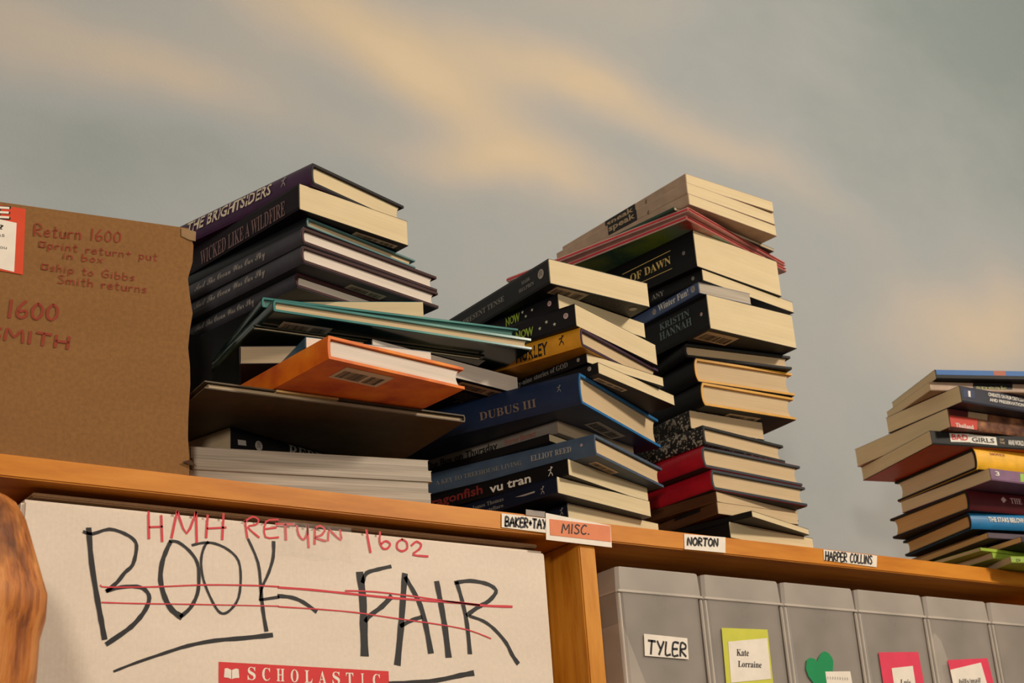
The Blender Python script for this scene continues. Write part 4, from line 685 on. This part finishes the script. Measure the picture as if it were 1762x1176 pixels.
# ------------------------------------------------------------------ plastic bins
plas = plastic_mat(); plas_lid = plastic_mat('frosted_plastic_lid', .52, 1.35); plas_highlight = plastic_mat('frosted_plastic_highlight', .55, 1.5)  # last copy is brightened to paint rim and corner highlights
BN = {'bounds': [[0.6072, -0.0606], [0.7181, -0.0603], [0.8292, -0.0606], [0.9417, -0.06], [1.0543, -0.0613], [1.1702, -0.0572]], 'rimtop': [[0.6172, -0.0402], [0.7276, -0.0406], [1.1794, -0.04]], 'tyler': [[0.6347, -0.1065], [0.6901, -0.108], [0.689, -0.1292], [0.6332, -0.1281]], 'tyler_t': [[0.6369, -0.1258], [0.6858, -0.1264], [0.6385, -0.113]], 'kate': [[0.7376, -0.095], [0.8016, -0.0933], [0.8001, -0.1494], [0.7349, -0.1584]], 'kate_w': [[0.744, -0.1089], [0.799, -0.1024], [0.7975, -0.1445], [0.7414, -0.1504]], 'kate_t': [[[0.7532, -0.1227], [0.77, -0.1224], [0.7543, -0.1159]], [[0.7533, -0.134], [0.7857, -0.1337], [0.7544, -0.1278]]], 'heart': [[0.8496, -0.1321], [0.8526, -0.1227], [0.8577, -0.1201], [0.8641, -0.1206], [0.8677, -0.1234], [0.8721, -0.1179], [0.8766, -0.1137], [0.8812, -0.1121], [0.8869, -0.1139], [0.8915, -0.119], [0.8919, -0.1237], [0.8894, -0.1318], [0.884, -0.1426], [0.8666, -0.1603], [0.8589, -0.1475], [0.8521, -0.1399]], 'heart_w': [[0.8773, -0.1339], [0.9151, -0.1321], [0.9158, -0.1468], [0.8772, -0.1534]], 'heart_t': [[0.879, -0.1421], [0.9119, -0.14], [0.8797, -0.1388]], 'pink1': [[0.9642, -0.1094], [1.0288, -0.106], [1.0305, -0.1498], [0.9643, -0.1533]], 'pink1_w': [[0.9808, -0.1261], [1.0156, -0.1222], [1.0154, -0.1489], [0.9803, -0.1528]], 'pink1_t': [[0.9903, -0.144], [1.0072, -0.1434], [0.9917, -0.138]], 'pink2': [[1.0759, -0.113], [1.1462, -0.1078], [1.1501, -0.146], [1.0797, -0.1496]], 'pink2_w': [[1.0771, -0.1241], [1.1325, -0.1135], [1.1382, -0.1449], [1.0786, -0.1539]], 'pink2_t': [[1.0876, -0.1395], [1.1252, -0.1365], [1.089, -0.1341]]}
BX = [p[0] for p in BN['bounds']]; pitch = (BX[4] - BX[0]) / 4
binlabels = ['frosted plastic bin with one white hand-lettered label, leftmost beside the divider', 'frosted plastic bin with yellow-green name card, second from the divider', 'frosted plastic bin with green heart on its front', 'frosted plastic bin with tall pink card, left of the other pink card', 'frosted plastic bin with tilted white note on pink card', 'frosted plastic bin without a card, cut by the right edge']
BH = .40 - .0612; BOT = H - .40
BINS = []
for k in range(6):
    x0 = BX[0] + pitch * k; wdt = pitch - .0018
    r = empty('storage_bin', (x0, .0045, BOT + .0004), 0, binlabels[k], 'storage bin', 'frosted storage bins below the shelf'); BINS.append(r)
    bm = bmesh.new(); tp = .0014; dep = .255; th = .0016
    def ringv(i, z, e=0.0, ch=.005):
        x0_, x1_, y0_, y1_ = i + e, wdt - i - e, .0022 + i * .3 + e, dep - i - e
        return [(x0_ + ch, y0_, z), (x1_ - ch, y0_, z), (x1_, y0_ + ch, z), (x1_, y1_, z), (x0_, y1_, z), (x0_, y0_ + ch, z)]
    rings = [ringv(tp + .0035, 0), ringv(tp, BH - .002), ringv(tp, BH - .002, th), ringv(tp + .0035, th, th)]
    V = [[bm.verts.new(p) for p in rg] for rg in rings]
    for a in range(3):
        for i in range(6): bm.faces.new((V[a][i], V[a][(i + 1) % 6], V[a + 1][(i + 1) % 6], V[a + 1][i]))
    bm.faces.new(V[0]); bm.faces.new(V[3]); recalc(bm); link('bin_body', bm, plas, r)
    bm = bmesh.new()                          # lid: sloping band with a flat top
    rings = [ringv(0, BH - .0045, 0, .003), ringv(.0001, BH, 0, .003), ringv(.0012, BH + .0194, 0, .003), ringv(.0028, BH + .0207, 0, .003)]
    V = [[bm.verts.new(p) for p in rg] for rg in rings]
    for a in range(3):
        for i in range(6): bm.faces.new((V[a][i], V[a][(i + 1) % 6], V[a + 1][(i + 1) % 6], V[a + 1][i]))
    bm.faces.new(V[3]); recalc(bm); link('lid', bm, plas_lid, r)
    for ex in (.0008, wdt - .0034):           # front corner ribs, brightened so their edge highlight is in the colour
        bm = bmesh.new(); box(bm, ex, ex + .0026, .0021, .0046, .01, BH - .006, 0, .0006); link('corner_rib', bm, plas_highlight, r)
    bm = bmesh.new(); box(bm, .0004, wdt - .0004, .0014, .0026, BH - .0050, BH - .0026, 0, .0004); link('rim_highlight', bm, plas_highlight, r)  # pale strip along the lid, a painted rim highlight
def bslip(k, name, pts, y, m, parent=None, label=None):
    x0 = BX[0] + pitch * k
    bm = bmesh.new(); A = [bm.verts.new((p[0] - x0, y, p[1] + .40)) for p in pts]; B = [bm.verts.new((p[0] - x0, y + .0002, p[1] + .40)) for p in pts]; n = len(A)
    bm.faces.new(A); bm.faces.new(B[::-1])
    for i in range(n): bm.faces.new((A[i], A[(i + 1) % n], B[(i + 1) % n], B[i]))
    recalc(bm); o = link(name, bm, m, parent or BINS[k])
    if label: o['label'] = label
    return o
def bfun(k, y): return lambda s, t: (s - BX[0] - pitch * k, y, t + .40)
def btype(k, s, style, a, b_, t, y, ink, parent):
    bm = bmesh.new(); type_text(bm, s, style, a, b_, t, bfun(k, y)); return link('card_lettering', bm, ink, parent)
o = bslip(0, 'name_label', BN['tyler'], .0014, INK['paper'], label='white hand-lettered paper label'); a, b_, t = BN['tyler_t']
bm = bmesh.new(); hand_text(bm, 'TYLER', a, b_, t, .0022, bfun(0, .0011)); link('handwriting', bm, INK['marker'], o)
o = bslip(1, 'name_card', BN['kate'], .0013, INK['yellowl'], label='yellow-green card'); o2 = bslip(1, 'white_note', BN['kate_w'], .0009, INK['paper'], o)
for s, (a, b_, t) in zip(('Kate', 'Lorraine'), BN['kate_t']): btype(1, s, 'serif', a, b_, t, .0006, INK['marker'], o2)
o = bslip(2, 'paper_heart', BN['heart'], .0013, INK['heart'], label='green paper heart'); o2 = bslip(2, 'white_note', BN['heart_w'], .0009, INK['paper'], o)
a, b_, t = BN['heart_t']; bm = bmesh.new()
for i in range(9):
    xx = a[0] + (b_[0] - a[0]) * i / 9; ribbon(bm, [(xx, a[1]), (xx + .0007, t[1]), (xx + .0013, a[1] + .0006)], .0003, .0003, bfun(2, .0006))
link('faint_handwriting', bm, INK['grey'], o2)
o = bslip(3, 'name_card', BN['pink1'], .0013, INK['pink'], label='pink card'); o2 = bslip(3, 'white_note', BN['pink1_w'], .0009, INK['paper'], o); a, b_, t = BN['pink1_t']; btype(3, 'Luis', 'serif', a, b_, t, .0006, INK['marker'], o2)
o = bslip(4, 'name_card', BN['pink2'], .0013, INK['pink'], label='pink card'); o2 = bslip(4, 'white_note', BN['pink2_w'], .0009, INK['paper'], o); a, b_, t = BN['pink2_t']; btype(4, 'bills/mail', 'serif', a, b_, t, .0006, INK['marker'], o2)
# papers standing inside two bins
for k, pts, lb in ((0, [(.009, .004), (.075, .004), (.058, .15), (.031, .243), (.007, .305), (.0055, .30)], 'white paper sheets slumped inside the leftmost bin'), (4, [(.009, .004), (.055, .004), (.040, .25), (.032, .285), (.025, .31), (.016, .319), (.0065, .313)], 'white paper curled inside the bin with the tilted note')):
    bm = bmesh.new(); x0 = BX[0] + pitch * k; n = len(pts)
    for y in (.016, .019, .15):
        pass
    A = [bm.verts.new((px, .0085, pz)) for px, pz in pts]; B = [bm.verts.new((px, .16, pz)) for px, pz in pts]
    bm.faces.new(A); bm.faces.new(B[::-1])
    for i in range(n): bm.faces.new((A[i], A[(i + 1) % n], B[(i + 1) % n], B[i]))
    recalc(bm); o = link('paper_sheaf', bm, plain('office_paper', (246, 240, 232), .8, .04), None); o.location = (x0, .0045, BOT + .0004); tag(o, lb, 'paper')
# ------------------------------------------------------------------ driftwood trunk at the left
LG = [[-0.0316, -0.0757], [-0.0276, -0.0765], [-0.0217, -0.0813], [-0.0146, -0.0943], [-0.0098, -0.1103], [-0.0031, -0.1322], [0.0012, -0.146], [0.0009, -0.158], [-0.0028, -0.1721], [-0.0039, -0.1978]]
bm = bmesh.new(); cxl = -.062; prof = [(x - cxl, z) for x, z in LG] + [(.052, -.24), (.056, -.32), (.062, -.45), (.058, -.62), (.066, -.85), (.07, -1.1), (.074, -1.4), (.078, -1.7), (.082, -H + .001)]
prof = [(.004, LG[0][1] + .004), (.016, LG[0][1] + .0025)] + prof
fine = []
for i in range(len(prof) - 1):
    n = max(1, int(abs(prof[i + 1][1] - prof[i][1]) / .012)); n = min(n, 8)
    for k in range(n): fine.append(tuple(prof[i][j] + (prof[i + 1][j] - prof[i][j]) * k / n for j in (0, 1)))
fine.append(prof[-1]); rows = []; ns = 40
for r_, z in fine:
    row = []
    for k in range(ns):
        t = 2 * math.pi * k / ns
        kk = 1 + min(1, r_ / .03) * (.05 * math.sin(5 * t + z * 9) * abs(math.sin(t)) + .03 * math.sin(11 * t - z * 17) * abs(math.sin(t)))
        rr = r_ * kk; row.append(bm.verts.new((rr * math.cos(t), rr * math.sin(t) * .95, z)))
    rows.append(row)
for i in range(len(rows) - 1):
    for k in range(ns): bm.faces.new((rows[i][k], rows[i][(k + 1) % ns], rows[i + 1][(k + 1) % ns], rows[i + 1][k]))
bm.faces.new(rows[0]); bm.faces.new(rows[-1]); recalc(bm)
def trunk_mat():
    m, nt, p = base_mat('weathered_wood')
    f = noise(nt, 1, 7, .65, (70, 70, 6)); g = noise(nt, 16, 4, .6, (1, 1, .6)); h = noise(nt, 1, 3, .5, (160, 160, 9))
    mx = N(nt, 'ShaderNodeMix', data_type='RGBA', blend_type='MULTIPLY'); mx.inputs[0].default_value = 1
    m2 = N(nt, 'ShaderNodeMix', data_type='RGBA', blend_type='MULTIPLY'); m2.inputs[0].default_value = 1
    nt.links.new(ramp(nt, f, [(.34, lin((126, 62, 18))), (.5, lin((196, 118, 50))), (.68, lin((222, 152, 82)))]), m2.inputs[6])
    nt.links.new(ramp(nt, h, [(.36, (.62, .56, .5, 1)), (.5, (1, 1, 1, 1))]), m2.inputs[7])
    nt.links.new(m2.outputs[2], mx.inputs[6])
    nt.links.new(ramp(nt, g, [(.33, (.32, .26, .22, 1)), (.43, (1, 1, 1, 1))]), mx.inputs[7])
    nt.links.new(mx.outputs[2], p.inputs['Base Color']); p.inputs['Roughness'].default_value = .5
    b = N(nt, 'ShaderNodeBump'); b.inputs['Strength'].default_value = .7; b.inputs['Distance'].default_value = .006
    nt.links.new(f, b.inputs['Height']); nt.links.new(b.outputs[0], p.inputs['Normal']); return m
o = link('wooden_trunk', bm, trunk_mat(), None, True); o.location = (cxl, -.12, H); tag(o, 'orange-brown weathered wooden trunk standing before the white carton at left', 'trunk')
